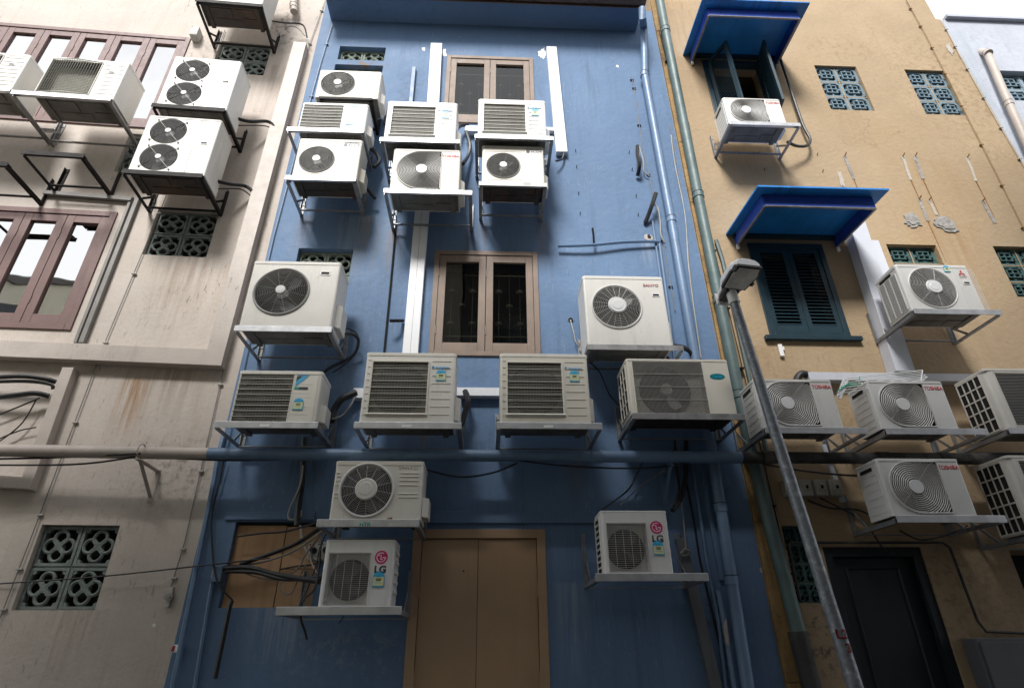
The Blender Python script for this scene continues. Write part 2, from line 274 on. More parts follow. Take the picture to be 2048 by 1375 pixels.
# ------------------------------------------------------------------ mesh builder
class MB:
    def __init__(s): s.v = []; s.f = []; s.m = []; s.k = 0
    def add(s, vs, fs):
        o = len(s.v); s.v += [tuple(p) for p in vs]
        for f in fs: s.f.append([i + o for i in f]); s.m.append(s.k)
        return s
    def mat(s, k): s.k = k; return s
    def box(s, x0, x1, y0, y1, z0, z1):
        vs = [(x, y, z) for x in (x0, x1) for y in (y0, y1) for z in (z0, z1)]
        return s.add(vs, [(0, 1, 3, 2), (4, 6, 7, 5), (0, 4, 5, 1), (2, 3, 7, 6), (0, 2, 6, 4), (1, 5, 7, 3)])
    def bar(s, p, q, w, h, up=(0, 0, 1)):
        p = Vector(p); q = Vector(q); d = (q - p).normalized(); up = Vector(up)
        a = d.cross(up)
        if a.length < 1e-4: a = d.cross(Vector((1, 0, 0)))
        a.normalize(); b = a.cross(d).normalized(); a *= w / 2; b *= h / 2
        vs = [e + i * a + j * b for e in (p, q) for i, j in ((-1, -1), (1, -1), (1, 1), (-1, 1))]
        return s.add(vs, [(0, 3, 2, 1), (4, 5, 6, 7), (0, 1, 5, 4), (1, 2, 6, 5), (2, 3, 7, 6), (3, 0, 4, 7)])
    def prism(s, poly, y0, y1):
        n = len(poly)
        vs = [(x, y0, z) for x, z in poly] + [(x, y1, z) for x, z in poly]
        fs = [tuple(range(n)), tuple(range(2 * n - 1, n - 1, -1))] + [(i, (i + 1) % n, n + (i + 1) % n, n + i) for i in range(n)]
        return s.add(vs, fs)
    def prism_z(s, poly, z0, z1):
        n = len(poly)
        vs = [(x, y, z0) for x, y in poly] + [(x, y, z1) for x, y in poly]
        fs = [tuple(range(n)), tuple(range(2 * n - 1, n - 1, -1))] + [(i, (i + 1) % n, n + (i + 1) % n, n + i) for i in range(n)]
        return s.add(vs, fs)
    def tube(s, pts, r, n=8, closed=False, r1=None):
        pts = [Vector(p) for p in pts]; c = len(pts); vs = []; prev = None
        for i, p in enumerate(pts):
            if closed: t = pts[(i + 1) % c] - pts[i - 1]
            else: t = pts[min(i + 1, c - 1)] - pts[max(i - 1, 0)]
            t.normalize()
            if prev is None:
                a = t.cross(Vector((0, 0, 1)))
                if a.length < 1e-3: a = t.cross(Vector((0, 1, 0)))
            else: a = prev - t * prev.dot(t)
            a.normalize(); prev = a; b = t.cross(a)
            rr = r if r1 is None else r + (r1 - r) * i / (c - 1)
            vs += [p + rr * (math.cos(2 * math.pi * k / n) * a + math.sin(2 * math.pi * k / n) * b) for k in range(n)]
        fs = []
        for i in range(c if closed else c - 1):
            j = (i + 1) % c
            fs += [(i * n + k, i * n + (k + 1) % n, j * n + (k + 1) % n, j * n + k) for k in range(n)]
        if not closed: fs += [tuple(range(n - 1, -1, -1)), tuple((c - 1) * n + k for k in range(n))]
        return s.add(vs, fs)
    def disc(s, cx, cz, R, y0, y1, n=32, R1=None):
        """a short cylinder about an axis along y, y0 in front"""
        R1 = R if R1 is None else R1
        vs = [(cx + R * math.cos(2 * math.pi * k / n), y0, cz + R * math.sin(2 * math.pi * k / n)) for k in range(n)]
        vs += [(cx + R1 * math.cos(2 * math.pi * k / n), y1, cz + R1 * math.sin(2 * math.pi * k / n)) for k in range(n)]
        return s.add(vs, [tuple(range(n)), tuple(range(2 * n - 1, n - 1, -1))] + [(k, (k + 1) % n, n + (k + 1) % n, n + k) for k in range(n)])
    def ring(s, cx, cz, R, r, y, n=48, m=4, ry=None):
        ry = ry or r; vs = []
        for k in range(n):
            a = 2 * math.pi * k / n
            for j in range(m):
                b = 2 * math.pi * (j + .5) / m
                q = R + r * 1.3 * math.cos(b)
                vs.append((cx + q * math.cos(a), y + ry * 1.3 * math.sin(b), cz + q * math.sin(a)))
        return s.add(vs, [(k * m + j, ((k + 1) % n) * m + j, ((k + 1) % n) * m + (j + 1) % m, k * m + (j + 1) % m) for k in range(n) for j in range(m)])
    def build(s, name, mats, parent=None, bevel=0, smooth=False, loc=None):
        me = bpy.data.meshes.new(name); me.from_pydata(s.v, [], s.f)
        if not isinstance(mats, (list, tuple)): mats = [mats]
        for x in mats: me.materials.append(M[x] if isinstance(x, str) else x)
        me.polygons.foreach_set('material_index', s.m)
        bm = bmesh.new(); bm.from_mesh(me)
        if bevel: bmesh.ops.remove_doubles(bm, verts=bm.verts, dist=1e-5)
        bmesh.ops.recalc_face_normals(bm, faces=bm.faces)
        bm.to_mesh(me); bm.free()
        if smooth: me.shade_smooth() if hasattr(me, 'shade_smooth') else None
        ob = bpy.data.objects.new(name, me); COL.objects.link(ob)
        if parent: ob.parent = parent
        if loc: ob.location = loc
        if bevel:
            b = ob.modifiers.new('bevel', 'BEVEL'); b.width = bevel; b.segments = 2; b.limit_method = 'ANGLE'; b.angle_limit = rad(40)
            b.harden_normals = False
        if smooth:
            try: me.set_sharp_from_angle(angle=rad(35))
            except Exception: pass
        return ob


def merge_into(ob, mb, k=0):
    """pressed ribs and seams stay in the mesh of the sheet they are pressed into"""
    me = ob.data; bm = bmesh.new(); bm.from_mesh(me); nb = bmesh.new()
    t = bpy.data.meshes.new('ribs'); t.from_pydata(mb.v, [], mb.f); t.polygons.foreach_set('material_index', [k] * len(mb.f))
    nb.from_mesh(t); bmesh.ops.recalc_face_normals(nb, faces=nb.faces); nb.to_mesh(t); nb.free()
    bm.from_mesh(t); bm.to_mesh(me); bm.free(); bpy.data.meshes.remove(t)


def casing_of(r): return [c for c in r.children if c.name.startswith('casing')][0]


def tag(o, label=None, cat=None, group=None, kind=None):
    for k, x in (('label', label), ('category', cat), ('group', group), ('kind', kind)):
        if x: o[k] = x
    return o


def thing(name, label, cat, fr, loc, group=None):
    o = bpy.data.objects.new(name, None); COL.objects.link(o); o.empty_display_size = 0.1
    o.location = fr.world(loc); o.rotation_euler = (0, 0, fr.A)
    return tag(o, label, cat, group)


def place(o, fr, loc=(0, 0, 0)):
    o.location = fr.world(loc); o.rotation_euler = (0, 0, fr.A); return o


def copy_part(src, parent, loc):
    c = src.copy(); COL.objects.link(c); c.parent = parent; c.location = loc; return c


_tc = {}


def txt(parent, name, s, x, z, width, material, y=-0.0015, h=None, bold=0.0, align='CENTER', ext=0.0008):
    cu = bpy.data.curves.new('lettering', 'FONT'); cu.body = s; cu.size = 1; cu.extrude = 0.0; cu.offset = bold
    cu.align_x = 'LEFT'
    o = bpy.data.objects.new('lettering', cu); COL.objects.link(o)
    bpy.context.view_layer.update()
    me = bpy.data.meshes.new_from_object(o.evaluated_get(bpy.context.evaluated_depsgraph_get()))
    bpy.data.objects.remove(o); bpy.data.curves.remove(cu)
    xs = [p.co.x for p in me.vertices]; ys = [p.co.y for p in me.vertices]
    x0, x1, y0, y1 = min(xs), max(xs), min(ys), max(ys)
    sx = width / (x1 - x0); sy = sx if h is None else h / (y1 - y0)
    for p in me.vertices:
        p.co = Vector((x + (p.co.x - (x0 + x1) / 2) * sx, y, z + (p.co.y - (y0 + y1) / 2) * sy))
    me.materials.clear(); me.materials.append(M[material])
    bm = bmesh.new(); bm.from_mesh(me)
    r = bmesh.ops.extrude_face_region(bm, geom=bm.faces[:])
    for e in r['geom']:
        if isinstance(e, bmesh.types.BMVert): e.co.y += ext
    bmesh.ops.recalc_face_normals(bm, faces=bm.faces); bm.to_mesh(me); bm.free()
    me.name = name
    ob = bpy.data.objects.new(name, me); COL.objects.link(ob); ob.parent = parent
    return ob


def spline(pts, k=8):
    pts = [Vector(p) for p in pts]
    if len(pts) < 3: return pts
    out = []
    P = [pts[0]] + pts + [pts[-1]]
    for i in range(1, len(P) - 2):
        p0, p1, p2, p3 = P[i - 1:i + 3]
        for j in range(k):
            t = j / k
            out.append(0.5 * ((2 * p1) + (p2 - p0) * t + (2 * p0 - 5 * p1 + 4 * p2 - p3) * t * t + (3 * p1 - p0 - 3 * p2 + p3) * t ** 3))
    out.append(pts[-1]); return out


def cable(name, label, cat, fr, pts, r, material, group=None, straight=False, n=6):
    """pts: (px, py, d) triples on the facade; a bent wire or pipe as one mesh"""
    q = [at(fr, *p) for p in pts]
    o = q[0].copy(); q = [p - o for p in q]
    mb = MB().tube(q if straight else spline(q), r, n)
    ob = mb.build(name, material, smooth=True); place(ob, fr, o)
    return tag(ob, label, cat, group)
# ------------------------------------------------------------------ air conditioners
def rect_r(x0, x1, z0, z1):
    def f(t):
        c, s_ = math.cos(t), math.sin(t); r = 1e9
        if c > 1e-9: r = min(r, x1 / c)
        if c < -1e-9: r = min(r, x0 / c)
        if s_ > 1e-9: r = min(r, z1 / s_)
        if s_ < -1e-9: r = min(r, z0 / s_)
        return r
    return f, [math.atan2(z, x) for x in (x0, x1) for z in (z0, z1)]


def casing(name, w, h, dep, col, holes, mats, parent, well=0.14, bx=None, c=0.018, coil=False):
    """A sheet-metal cabinet, front at y=0, with real openings in its front; holes: (kind, cx, cz, a, b...)"""
    mb = MB()
    arc = [(-w / 2 + c - c * math.cos(a), c - c * math.sin(a)) for a in (0, rad(30), rad(60), rad(90))]
    plan = arc + [(-x, y) for x, y in reversed(arc)] + [(w / 2, dep), (-w / 2, dep)]
    n = len(plan); vs = [(x, y, 0) for x, y in plan] + [(x, y, h) for x, y in plan]
    fs = [tuple(range(n)), tuple(range(2 * n - 1, n - 1, -1))]
    for i in range(n):
        if i == 3: continue
        j = (i + 1) % n; fs.append((i, j, n + j, n + i))
    mb.add(vs, fs)
    X0, X1 = -w / 2 + c, w / 2 - c
    if bx is None:
        k = holes[0]; bx = (k[1] - k[3] - .004, k[1] + k[3] + .004)
    def q(x0, x1, z0, z1):
        if x1 - x0 > 1e-6 and z1 - z0 > 1e-6: mb.add([(x0, 0, z0), (x1, 0, z0), (x1, 0, z1), (x0, 0, z1)], [(0, 1, 2, 3)])
    q(X0, bx[0], 0, h); q(bx[1], X1, 0, h)
    zc = 0
    for k in sorted(holes, key=lambda t: t[2]):
        cx, cz = k[1], k[2]
        if k[0] == 'c':
            R = k[3]; f, ang = (lambda t, R=R: R), []; b0, b1 = cz - R - .004, cz + R + .004
        elif k[0] == 'r':
            a, b = k[3], k[4]; f, ang = rect_r(-a, a, -b, b); b0, b1 = cz - b - .004, cz + b + .004
        else:                                   # 'd': round towards the left, square towards the right
            R, xr = k[3], k[4]; g, ang = rect_r(-R, xr, -R, R); ang = [t for t in ang if abs(t) < math.pi / 2]
            f = lambda t, R=R, g=g: R if math.cos(t) < 0 else g(t)
            b0, b1 = cz - R - .004, cz + R + .004
        q(bx[0], bx[1], zc, b0); zc = b1
        go, ca = rect_r(bx[0] - cx, bx[1] - cx, b0 - cz, b1 - cz)
        T = sorted(set([2 * math.pi * i / 48 - math.pi for i in range(48)] + ang + ca))
        m = len(T)
        inner = [(cx + f(t) * math.cos(t), 0, cz + f(t) * math.sin(t)) for t in T]
        outer = [(cx + go(t) * math.cos(t), 0, cz + go(t) * math.sin(t)) for t in T]
        mb.mat(0).add(inner + outer, [(i, (i + 1) % m, m + (i + 1) % m, m + i) for i in range(m)])
        back = [(x, well, z) for x, _, z in inner]; lip = [(x, .012, z) for x, _, z in inner]
        mb.mat(0).add(inner + lip, [(i, (i + 1) % m, m + (i + 1) % m, m + i) for i in range(m)])
        mb.mat(1).add(lip + back, [(i, (i + 1) % m, m + (i + 1) % m, m + i) for i in range(m)])
        mb.mat(2 if coil else 1).add(back, [tuple(range(m))])
        mb.mat(0)
    q(bx[0], bx[1], zc, h)
    ob = mb.build(name, mats, parent)
    return ob


def fan_grille(parent, cx, cz, R, rings, spokes, r0, material, hubm='hub', dome=0.012, wire=0.0016, name='fan_grille', rim=None, rot=0.0, hubR=None, y0=-0.002, swirl=0.0):
    mb = MB()
    yf = lambda q: y0 - dome * (1 - (q / R) ** 2)
    for i in range(rings + 1):
        q = r0 + (R - r0) * i / rings
        mb.ring(cx, cz, q, wire, yf(q), 56, 4)
    for k in range(spokes):
        a = rot + 2 * math.pi * k / spokes
        pts = [(cx + q * math.cos(a + swirl * (q / R)), yf(q) - wire * .8, cz + q * math.sin(a + swirl * (q / R))) for q in [r0 + (R - r0) * j / 5 for j in range(6)]]
        mb.tube(pts, wire * 1.35, 4)
    if rim: mb.ring(cx, cz, R + rim * .4, rim, y0, 56, 6)
    g = mb.build(name, material, parent)
    hr = hubR or r0 * 1.05
    hb = MB().disc(cx, cz, hr, yf(0) - .010, yf(0) + .004, 32, hr * 1.12)
    hb.disc(cx, cz, hr * .62, yf(0) - .013, yf(0) - .009, 24, hr * .7)
    hb.build('hub', hubm, g, smooth=False)
    return g


def fan_blades(parent, cx, cz, R, material, n=3, rot=0.4, y=0.06):
    mb = MB()
    for k in range(n):
        a0 = rot + 2 * math.pi * k / n; vs = []; S = 6
        for i in range(S + 1):
            q = R * (.2 + .74 * i / S); wdt = .32 + .55 * math.sin(math.pi * (.15 + .75 * i / S))
            for e in (-.5, .5):
                a = a0 + e * wdt + .25 * i / S
                vs.append((cx + q * math.cos(a), y + e * .05, cz + q * math.sin(a)))
        b = [(x, yy + .004, z) for x, yy, z in vs]; m = len(vs)
        fs = []
        for i in range(S):
            f = (2 * i, 2 * i + 1, 2 * i + 3, 2 * i + 2); fs += [f, tuple(m + j for j in reversed(f))]
            fs += [(2 * i, 2 * i + 2, m + 2 * i + 2, m + 2 * i), (2 * i + 1, m + 2 * i + 1, m + 2 * i + 3, 2 * i + 3)]
        mb.add(vs + b, fs)
    mb.disc(cx, cz, R * .24, y - .02, y + .03, 20)
    return mb.build('fan_blades', material, parent, smooth=True)


def ring_D(parent, cx, cz, R, xr, step, wire, r0, material):
    """rings round a hub, running on into the square right-hand corners"""
    mb = MB(); q = r0 + step
    rmax = math.hypot(R, xr) - .008
    while q < rmax:
        runs = []; cur = []
        N = 72
        for k in range(N + 1):
            a = math.pi + 2 * math.pi * k / N
            x, z = q * math.cos(a), q * math.sin(a)
            ok = (x <= xr - .004 and abs(z) <= R - .004) if x > 0 else q <= R - .003
            if ok: cur.append((cx + x, -.004 - .012 * max(0, 1 - (q / R) ** 2), cz + z))
            elif cur: runs.append(cur); cur = []
        if cur: runs.append(cur)
        for c in runs:
            if len(c) > 2: mb.tube(c, wire, 4)
        q += step
    for k in range(4):
        a = math.pi / 4 + k * math.pi / 2; e = R * .98 if math.cos(a) < 0 else min(R / abs(math.sin(a)), xr / math.cos(a)) * .98
        mb.tube([(cx + t * math.cos(a), .006, cz + t * math.sin(a)) for t in (r0, e)], wire * .9, 4)
    # moulded lip round the opening
    out = [(cx + R * math.cos(t), -.006, cz + R * math.sin(t)) for t in [math.pi / 2 + math.pi * i / 30 for i in range(31)]]
    out += [(cx + xr - .01, -.006, cz - R), (cx + xr, -.006, cz - R + .01), (cx + xr, -.006, cz + R - .01), (cx + xr - .01, -.006, cz + R)]
    mb.tube(out, .0065, 6, closed=True)
    g = mb.build('fan_grille', material, parent)
    MB().disc(cx, cz, r0, -.024, -.006, 36, r0 * 1.06).build('hub', 'hub', g)
    return g


def energy_label(parent, x, z, s, ticks=2):
    mb = MB()
    arc = [(x + s / 2 * math.cos(t), z + s * .32 + s * .42 * math.sin(t)) for t in [math.pi * i / 12 for i in range(13)]]
    mb.mat(0).prism([(x - s / 2, z - s * .5), (x + s / 2, z - s * .5)] + arc, -.0070, .001)
    mb.mat(1).prism([(x - s * .46, z - s * .40), (x + s * .46, z - s * .40), (x + s * .46, z + s * .30), (x - s * .46, z + s * .30)], -.0082, -.0070)
    for i in range(ticks):
        q = x + (i - (ticks - 1) / 2) * s * .2; mb.mat(2).prism([(q - s * .07, z + s * .34), (q - s * .02, z + s * .32), (q + s * .08, z + s * .46), (q, z + s * .40)], -.0082, -.0070)
    for zz, ww in ((.14, .24), (.02, .2)):
        mb.mat(2).prism([(x - s * ww, z + s * (zz - .03)), (x + s * ww, z + s * (zz - .03)), (x + s * ww, z + s * (zz + .04)), (x - s * ww, z + s * (zz + .04))], -.0092, -.0082)
    mb.mat(3).prism([(x - s * .3, z - s * .18), (x + s * .3, z - s * .18), (x + s * .3, z - s * .14), (x - s * .3, z - s * .14)], -.0092, -.0082)
    return mb.build('energy_label', ['cyan', 'paleyellow', 'black', 'cyan'], parent)


def lid(parent, w, dep, h, m, over=.004, th=.03, front=.02):
    c = .02
    poly = [(-w / 2 - over, c), (-w / 2 - over + .006, c * .3), (-w / 2 + c, -over), (w / 2 - c, -over), (w / 2 + over - .006, c * .3), (w / 2 + over, c), (w / 2 + over, dep + .004), (-w / 2 - over, dep + .004)]
    return MB().prism_z(poly, h - th, h + .006).build('top_cover', m, parent, bevel=.004)


def underside(parent, w, dep, m):
    mb = MB()
    mb.box(-w / 2 + .012, w / 2 - .012, .012, dep - .012, -.003, .001)
    mb.box(-w * .36, -w * .02, dep * .2, dep * .55, -.012, -.003); mb.box(w * .04, w * .34, dep * .2, dep * .42, -.010, -.003)
    mb.box(-w * .3, w * .1, dep * .62, dep * .82, -.009, -.003); mb.box(w * .15, w * .38, dep * .55, dep * .85, -.011, -.003)
    for x in (-.4, .4): mb.box(w * x - .025, w * x + .025, -.004, dep + .01, -.017, -.003)
    return mb.build('base_pan', m, parent, bevel=.003)


def side_slots(parent, w, h, dep, m, dark='well', cols=4, rows=5, side=-1, z0=.08, z1=.93, y0=.14, y1=.9):
    """an open coil grille on the end wall"""
    x = side * w / 2; mb = MB()
    ya, yb = dep * y0, dep * y1; za, zb = h * z0, h * z1; o = side * .003
    mb.mat(1).box(min(x, x + o * .5), max(x, x + o * .5), ya, yb, za, zb); mb.mat(0)
    for i in range(cols + 1):
        y = ya + (yb - ya) * i / cols; mb.box(min(x, x + 3 * o), max(x, x + 3 * o), y - .005, y + .005, za, zb)
    for i in range(rows + 1):
        z = za + (zb - za) * i / rows; mb.box(min(x, x + 2.5 * o), max(x, x + 2.5 * o), ya, yb, z - .006, z + .006)
    return mb.build('side_grille', [m, dark], parent)


def handle(parent, x, z, s=.05, y=-.002):
    mb = MB(); mb.mat(0).box(x - s * .62, x + s * .62, y - .003, y + .003, z - s * .3, z + s * .3)
    mb.mat(1).box(x - s * .5, x + s * .5, y - .0045, y - .003, z - s * .17, z + s * .17)
    return mb.build('grip_recess', ['palesticker', 'darksteel'], parent)


def valve(parent, w, h, dep, m):
    x = w / 2; mb = MB()
    vs = [(x, .07), (x + .05, .12), (x + .05, dep - .03), (x, dep - .01)]
    mb.prism_z(vs, h * .08, h * .42)
    return mb.build('valve_cover', m, parent, bevel=.006)


UNITS = []


def unit(kind, fr, bl, br, tl, d, dep, label, h=None, w=None, m='white', group='outdoor units on the walls', **o):
    a = at(fr, *bl, d); b = at(fr, *br, d) if br else None; t = at(fr, *tl, d) if tl else None
    if b is None: b = Vector((a.x + w, 0, a.z))
    if a is None: a = b
    W_ = w or (b.x - a.x); z = (a.z + b.z) / 2 if not w else a.z; H = h or (t.z - a.z); u = a.x + W_ / 2
    if o.get('anchor') == 'right': u = b.x - W_ / 2
    r = thing('air_conditioner', label, 'air conditioner', fr, (u, -d, z + .001), group)
    UNITS.append((r, fr, u, d, z, W_, H, dep))
    KINDS[kind](r, W_, H, dep, m, **o)
    underside(r, W_, dep, o.get('under', 'under'))
    return r


def k_fan(r, w, h, dep, m, cx=None, cz=None, R=None, rings=12, spokes=6, wire='wire', hubm='hub', square=False, plaque=None, badge=None, r0=.2, rot=.3, hub=None, blades='blade', lidm=None, bulge=.012, gw=.0010, rim=.006, swirl=0, **o):
    """one round grille towards the left"""
    cx = (-w * .18 if cx is None else cx * w - w / 2); cz = h * (cz or .5); R = R * w
    casing('casing', w, h, dep, None, [('c', cx, cz, R)], [m, 'well', 'well'], r)
    fan_grille(r, cx, cz, R - .003, rings, spokes, R * r0, wire, hubm, dome=bulge, rot=rot, rim=rim, wire=gw, swirl=swirl)
    fan_blades(r, cx, cz, R * .95, blades, rot=rot + .5)
    lid(r, w, dep, h, lidm or m)
    if square:
        mb = MB(); x0, x1, z0, z1 = cx - R * 1.12, cx + R * 1.12, cz - R * 1.12, cz + R * 1.14
        mb.tube([(x0 + .015, -.001, z0), (x1 - .015, -.001, z0), (x1, -.001, z0 + .015), (x1, -.001, z1 - .015), (x1 - .015, -.001, z1), (x0 + .015, -.001, z1), (x0, -.001, z1 - .015), (x0, -.001, z0 + .015)], .0025, 5, closed=True)
        mb.build('grille_border', m, r)
    if plaque: handle(r, plaque[0] * w - w / 2, plaque[1] * h, plaque[2])
    if badge: badge(r, w, h)
    if o.get('vc', True): valve(r, w, h, dep, m)


def k_twin(r, w, h, dep, m, fans=((.333, .74), (.333, .265)), R=.246, badge=None, **o):
    R = R * w
    casing('casing', w, h, dep, None, [('c', fx * w - w / 2, fz * h, R) for fx, fz in fans], [m, 'well', 'well'], r)
    for fx, fz in fans:
        cx, cz = fx * w - w / 2, fz * h
        g = fan_grille(r, cx, cz, R - .003, 12, 6, R * .14, 'wiredark', dome=.004, rot=.2, hubR=R * .15, wire=.0012)
        fan_blades(r, cx, cz, R * .95, 'blade', rot=random.random() * 2)
        mb = MB()
        for a in (.72, .72 + math.pi / 2):
            for e in (1,):
                c_, s_ = math.cos(a), math.sin(a)
                mb.tube([(cx - R * 1.13 * c_, -.008, cz - R * 1.13 * s_), (cx + R * 1.13 * c_, -.008, cz + R * 1.13 * s_)], .0028, 5)
        for a in (.72, .72 + math.pi / 2, .72 + math.pi, .72 + 3 * math.pi / 2):
            mb.disc(cx + R * 1.13 * math.cos(a), cz + R * 1.13 * math.sin(a), .010, -.014, .001, 10)
        mb.build('cross_brace', 'wire', g)
    lid(r, w, dep, h, m, th=.02)
    sx = .56 * w - w / 2 + .05
    mb = MB(); mb.box(.73 * w - w / 2 - .0015, .73 * w - w / 2 + .0015, -.0012, .001, .01, h - .02)
    for z in (.5, .75, .25): mb.box(.14 * w, .73 * w - w / 2, -.001, .001, h * z - .001, h * z + .001)
    merge_into(casing_of(r), mb, 1)
    handle(r, .86 * w - w / 2, h * .56, .06)
    mb = MB().box(.9 * w - w / 2 - .06, .9 * w - w / 2 + .035, -.002, .001, h * .84, h * .86); mb.build('name_plate', 'palesticker', r)
    mb = MB().box(.50 * w - w / 2, .50 * w - w / 2 + .07, -.002, .001, h * .06, h * .11); mb.build('rating_sticker', 'palesticker', r)


def k_dots(r, w, h, dep, m, **o):
    """a bowed perforated guard at the left, stamped ridges at the right"""
    cx = -.145 * w; a = .322 * w; b = h * .44
    casing('casing', w, h, dep, None, [('r', cx, h * .5, a, b)], [m, 'well', 'coil'], r, coil=True, well=.1)
    lid(r, w, dep, h, m, th=.025)
    mb = MB(); n = 22; g = 20
    for i in range(n + 1):
        z = h * .5 - b + 2 * b * i / n
        mb.tube([(cx - a + 2 * a * k / 8, -.004 - .02 * math.sin(math.pi * k / 8), z) for k in range(9)], .0032, 4)
    for i in range(g + 1):
        x = cx - a + 2 * a * i / g; mb.box(x - .0016, x + .0016, -.006 - .02 * math.sin(math.pi * i / g), -.003 - .02 * math.sin(math.pi * i / g), h * .5 - b, h * .5 + b)
    mb.build('mesh_guard', 'louvre', r)
    mb = MB()
    mb.tube([(cx - a, -.006, h * .5 - b), (cx, -.03, h * .5 - b - .008), (cx + a, -.006, h * .5 - b), (cx + a, -.006, h * .5 + b), (cx, -.03, h * .5 + b + .004), (cx - a, -.006, h * .5 + b)], .006, 6, closed=True)
    mb.build('guard_border', m, r)
    ridges(r, .205 * w, .475 * w, h, 8, m)
    handle(r, .33 * w, h * .70, .05)
    txt(r, 'lettering', 'DAIKIN', .36 * w, h * .88, w * .2, 'palesticker', h=.02)


def ridges(r, x0, x1, h, n, m, z0=.06, z1=.94, th=.005):
    mb = MB()
    for i in range(n):
        z = h * (z0 + (z1 - z0) * (i + .5) / n)
        mb.add([(x0, 0.0005, z - th), (x1, 0.0005, z - th), (x1, 0.0005, z + th * .6), (x0, 0.0005, z + th * .6), (x0, -.005, z), (x1, -.005, z)], [(0, 1, 5, 4), (4, 5, 2, 3), (0, 4, 3), (1, 2, 5), (0, 3, 2, 1)])
    merge_into(casing_of(r), mb)


def k_ridged(r, w, h, dep, m, **o):
    k_dots(r, w, h, dep, m)


def k_louvre(r, w, h, dep, m, gx=(.085, .695), gz=(.13, .865), bars=8, framed=True, side=(.74, .95), nr=8, text=True, badge=None, elabel=(.84, .66), ticks=2, sill=True, fine=30, **o):
    """a rectangular louvred guard; the fan opening shows as a dark round behind it"""
    x0, x1 = gx[0] * w - w / 2, gx[1] * w - w / 2; z0, z1 = gz[0] * h, gz[1] * h
    cx, cz = (x0 + x1) / 2, (z0 + z1) / 2; a, b = (x1 - x0) / 2, (z1 - z0) / 2
    casing('casing', w, h, dep, None, [('r', cx, cz, a, b)], [m, 'well', 'coil'], r, coil=True, well=.05, c=.022)
    rr = min(a, b) * .93
    mb = MB().disc(cx, cz, rr, .044, .049, 40, rr * 1.0); mb.ring(cx, cz, rr + .006, .006, .04, 40)
    mb.build('fan_opening', 'well', r)
    lid(r, w, dep, h, m, th=.028)
    mb = MB()
    for i in range(fine):
        z = z0 + (z1 - z0) * (i + .5) / fine
        p_ = (z1 - z0) / fine * .19
        mb.box(x0, x1, .004, .008, z - p_, z + p_)
    for i in range(18):
        x = x0 + (x1 - x0) * (i + .5) / 18; mb.box(x - .0012, x + .0012, .0105, .0125, z0, z1)
    g = mb.build('louvre_guard', o.get('gm', 'louvre'), r)
    mb = MB()
    for i in range(1, bars):
        z = z0 + (z1 - z0) * i / bars; mb.box(x0, x1, -.003, .004, z - .003, z + .003)
    mb.build('guard_bar', 'oldgrey', g)
    if framed:
        mb = MB(); t = .014
        mb.box(x0 - t, x0, -.012, .004, z0 - t, z1 + t); mb.box(x1, x1 + t, -.012, .004, z0 - t, z1 + t); mb.box(x0, x1, -.012, .004, z1, z1 + t)
        mb.add([(x0 - t - .004, -.004, z0 - .03), (x1 + t + .004, -.004, z0 - .03), (x1 + t, -.02, z0 - .012), (x0 - t, -.02, z0 - .012), (x0 - t, -.012, z0), (x1 + t, -.012, z0), (x0 - t - .004, .002, z0 - .03), (x1 + t + .004, .002, z0 - .03), (x0 - t, .002, z0), (x1 + t, .002, z0)],
               [(0, 1, 2, 3), (3, 2, 5, 4), (6, 7, 1, 0), (4, 5, 9, 8), (0, 3, 4, 8, 6), (1, 7, 9, 5, 2), (6, 8, 9, 7)])
        mb.build('guard_border', m, r, bevel=.002)
    if nr: ridges(r, side[0] * w - w / 2, side[1] * w - w / 2, h, nr, m)
    if nr and framed: ridges(r, -w / 2 + .022, -w / 2 + .055, h, nr + 1, m)
    if badge: badge(r, w, h)
    if elabel: energy_label(r, elabel[0] * w - w / 2, elabel[1] * h, .085 * o.get('es', 1), ticks)
    valve(r, w, h, dep, m)


def k_D(r, w, h, dep, m, pl=.0165, **o):
    """rings round a hub in a guard that is round at the left and square at the right"""
    R = h * .455; cx = -w / 2 + .055 * w + R + .01; cz = h * .5; xr = w * .22 - cx
    casing('casing', w, h, dep, None, [('d', cx, cz, R, xr)], [m, 'well', 'well'], r, bx=(cx - R - .004, cx + xr + .004))
    ring_D(r, cx, cz, R, xr,   .0155, .0047, .058, o.get('gm', 'wirelight'))
    fan_blades(r, cx, cz, R * .9, 'blade', rot=random.random())
    lid(r, w, dep, h, m, th=.02)
    txt(r, 'lettering', 'TOSHIBA', .355 * w, h * .855, w * .25, 'red', h=.037, bold=.025)
    mb = MB()                                   # pressed lines on the end walls
    for s_ in (-1, 1):
        for i in range(7):
            z = h * (.1 + .8 * i / 6); x = s_ * w / 2
            mb.box(min(x, x + s_ * .0025), max(x, x + s_ * .0025), .05, dep * .86, z - .002, z + .002)
        mb.box(min(s_ * w / 2, s_ * (w / 2 + .003)), max(s_ * w / 2, s_ * (w / 2 + .003)), .040, .044, 0.01, h - .03)
    merge_into(casing_of(r), mb)
    MB().box(-w / 2 - .004, -w / 2 - .001, dep * .3, dep * .85, h - .075, h - .045).build('grip_recess', 'darksteel', r)
    valve(r, w, h, dep, m)


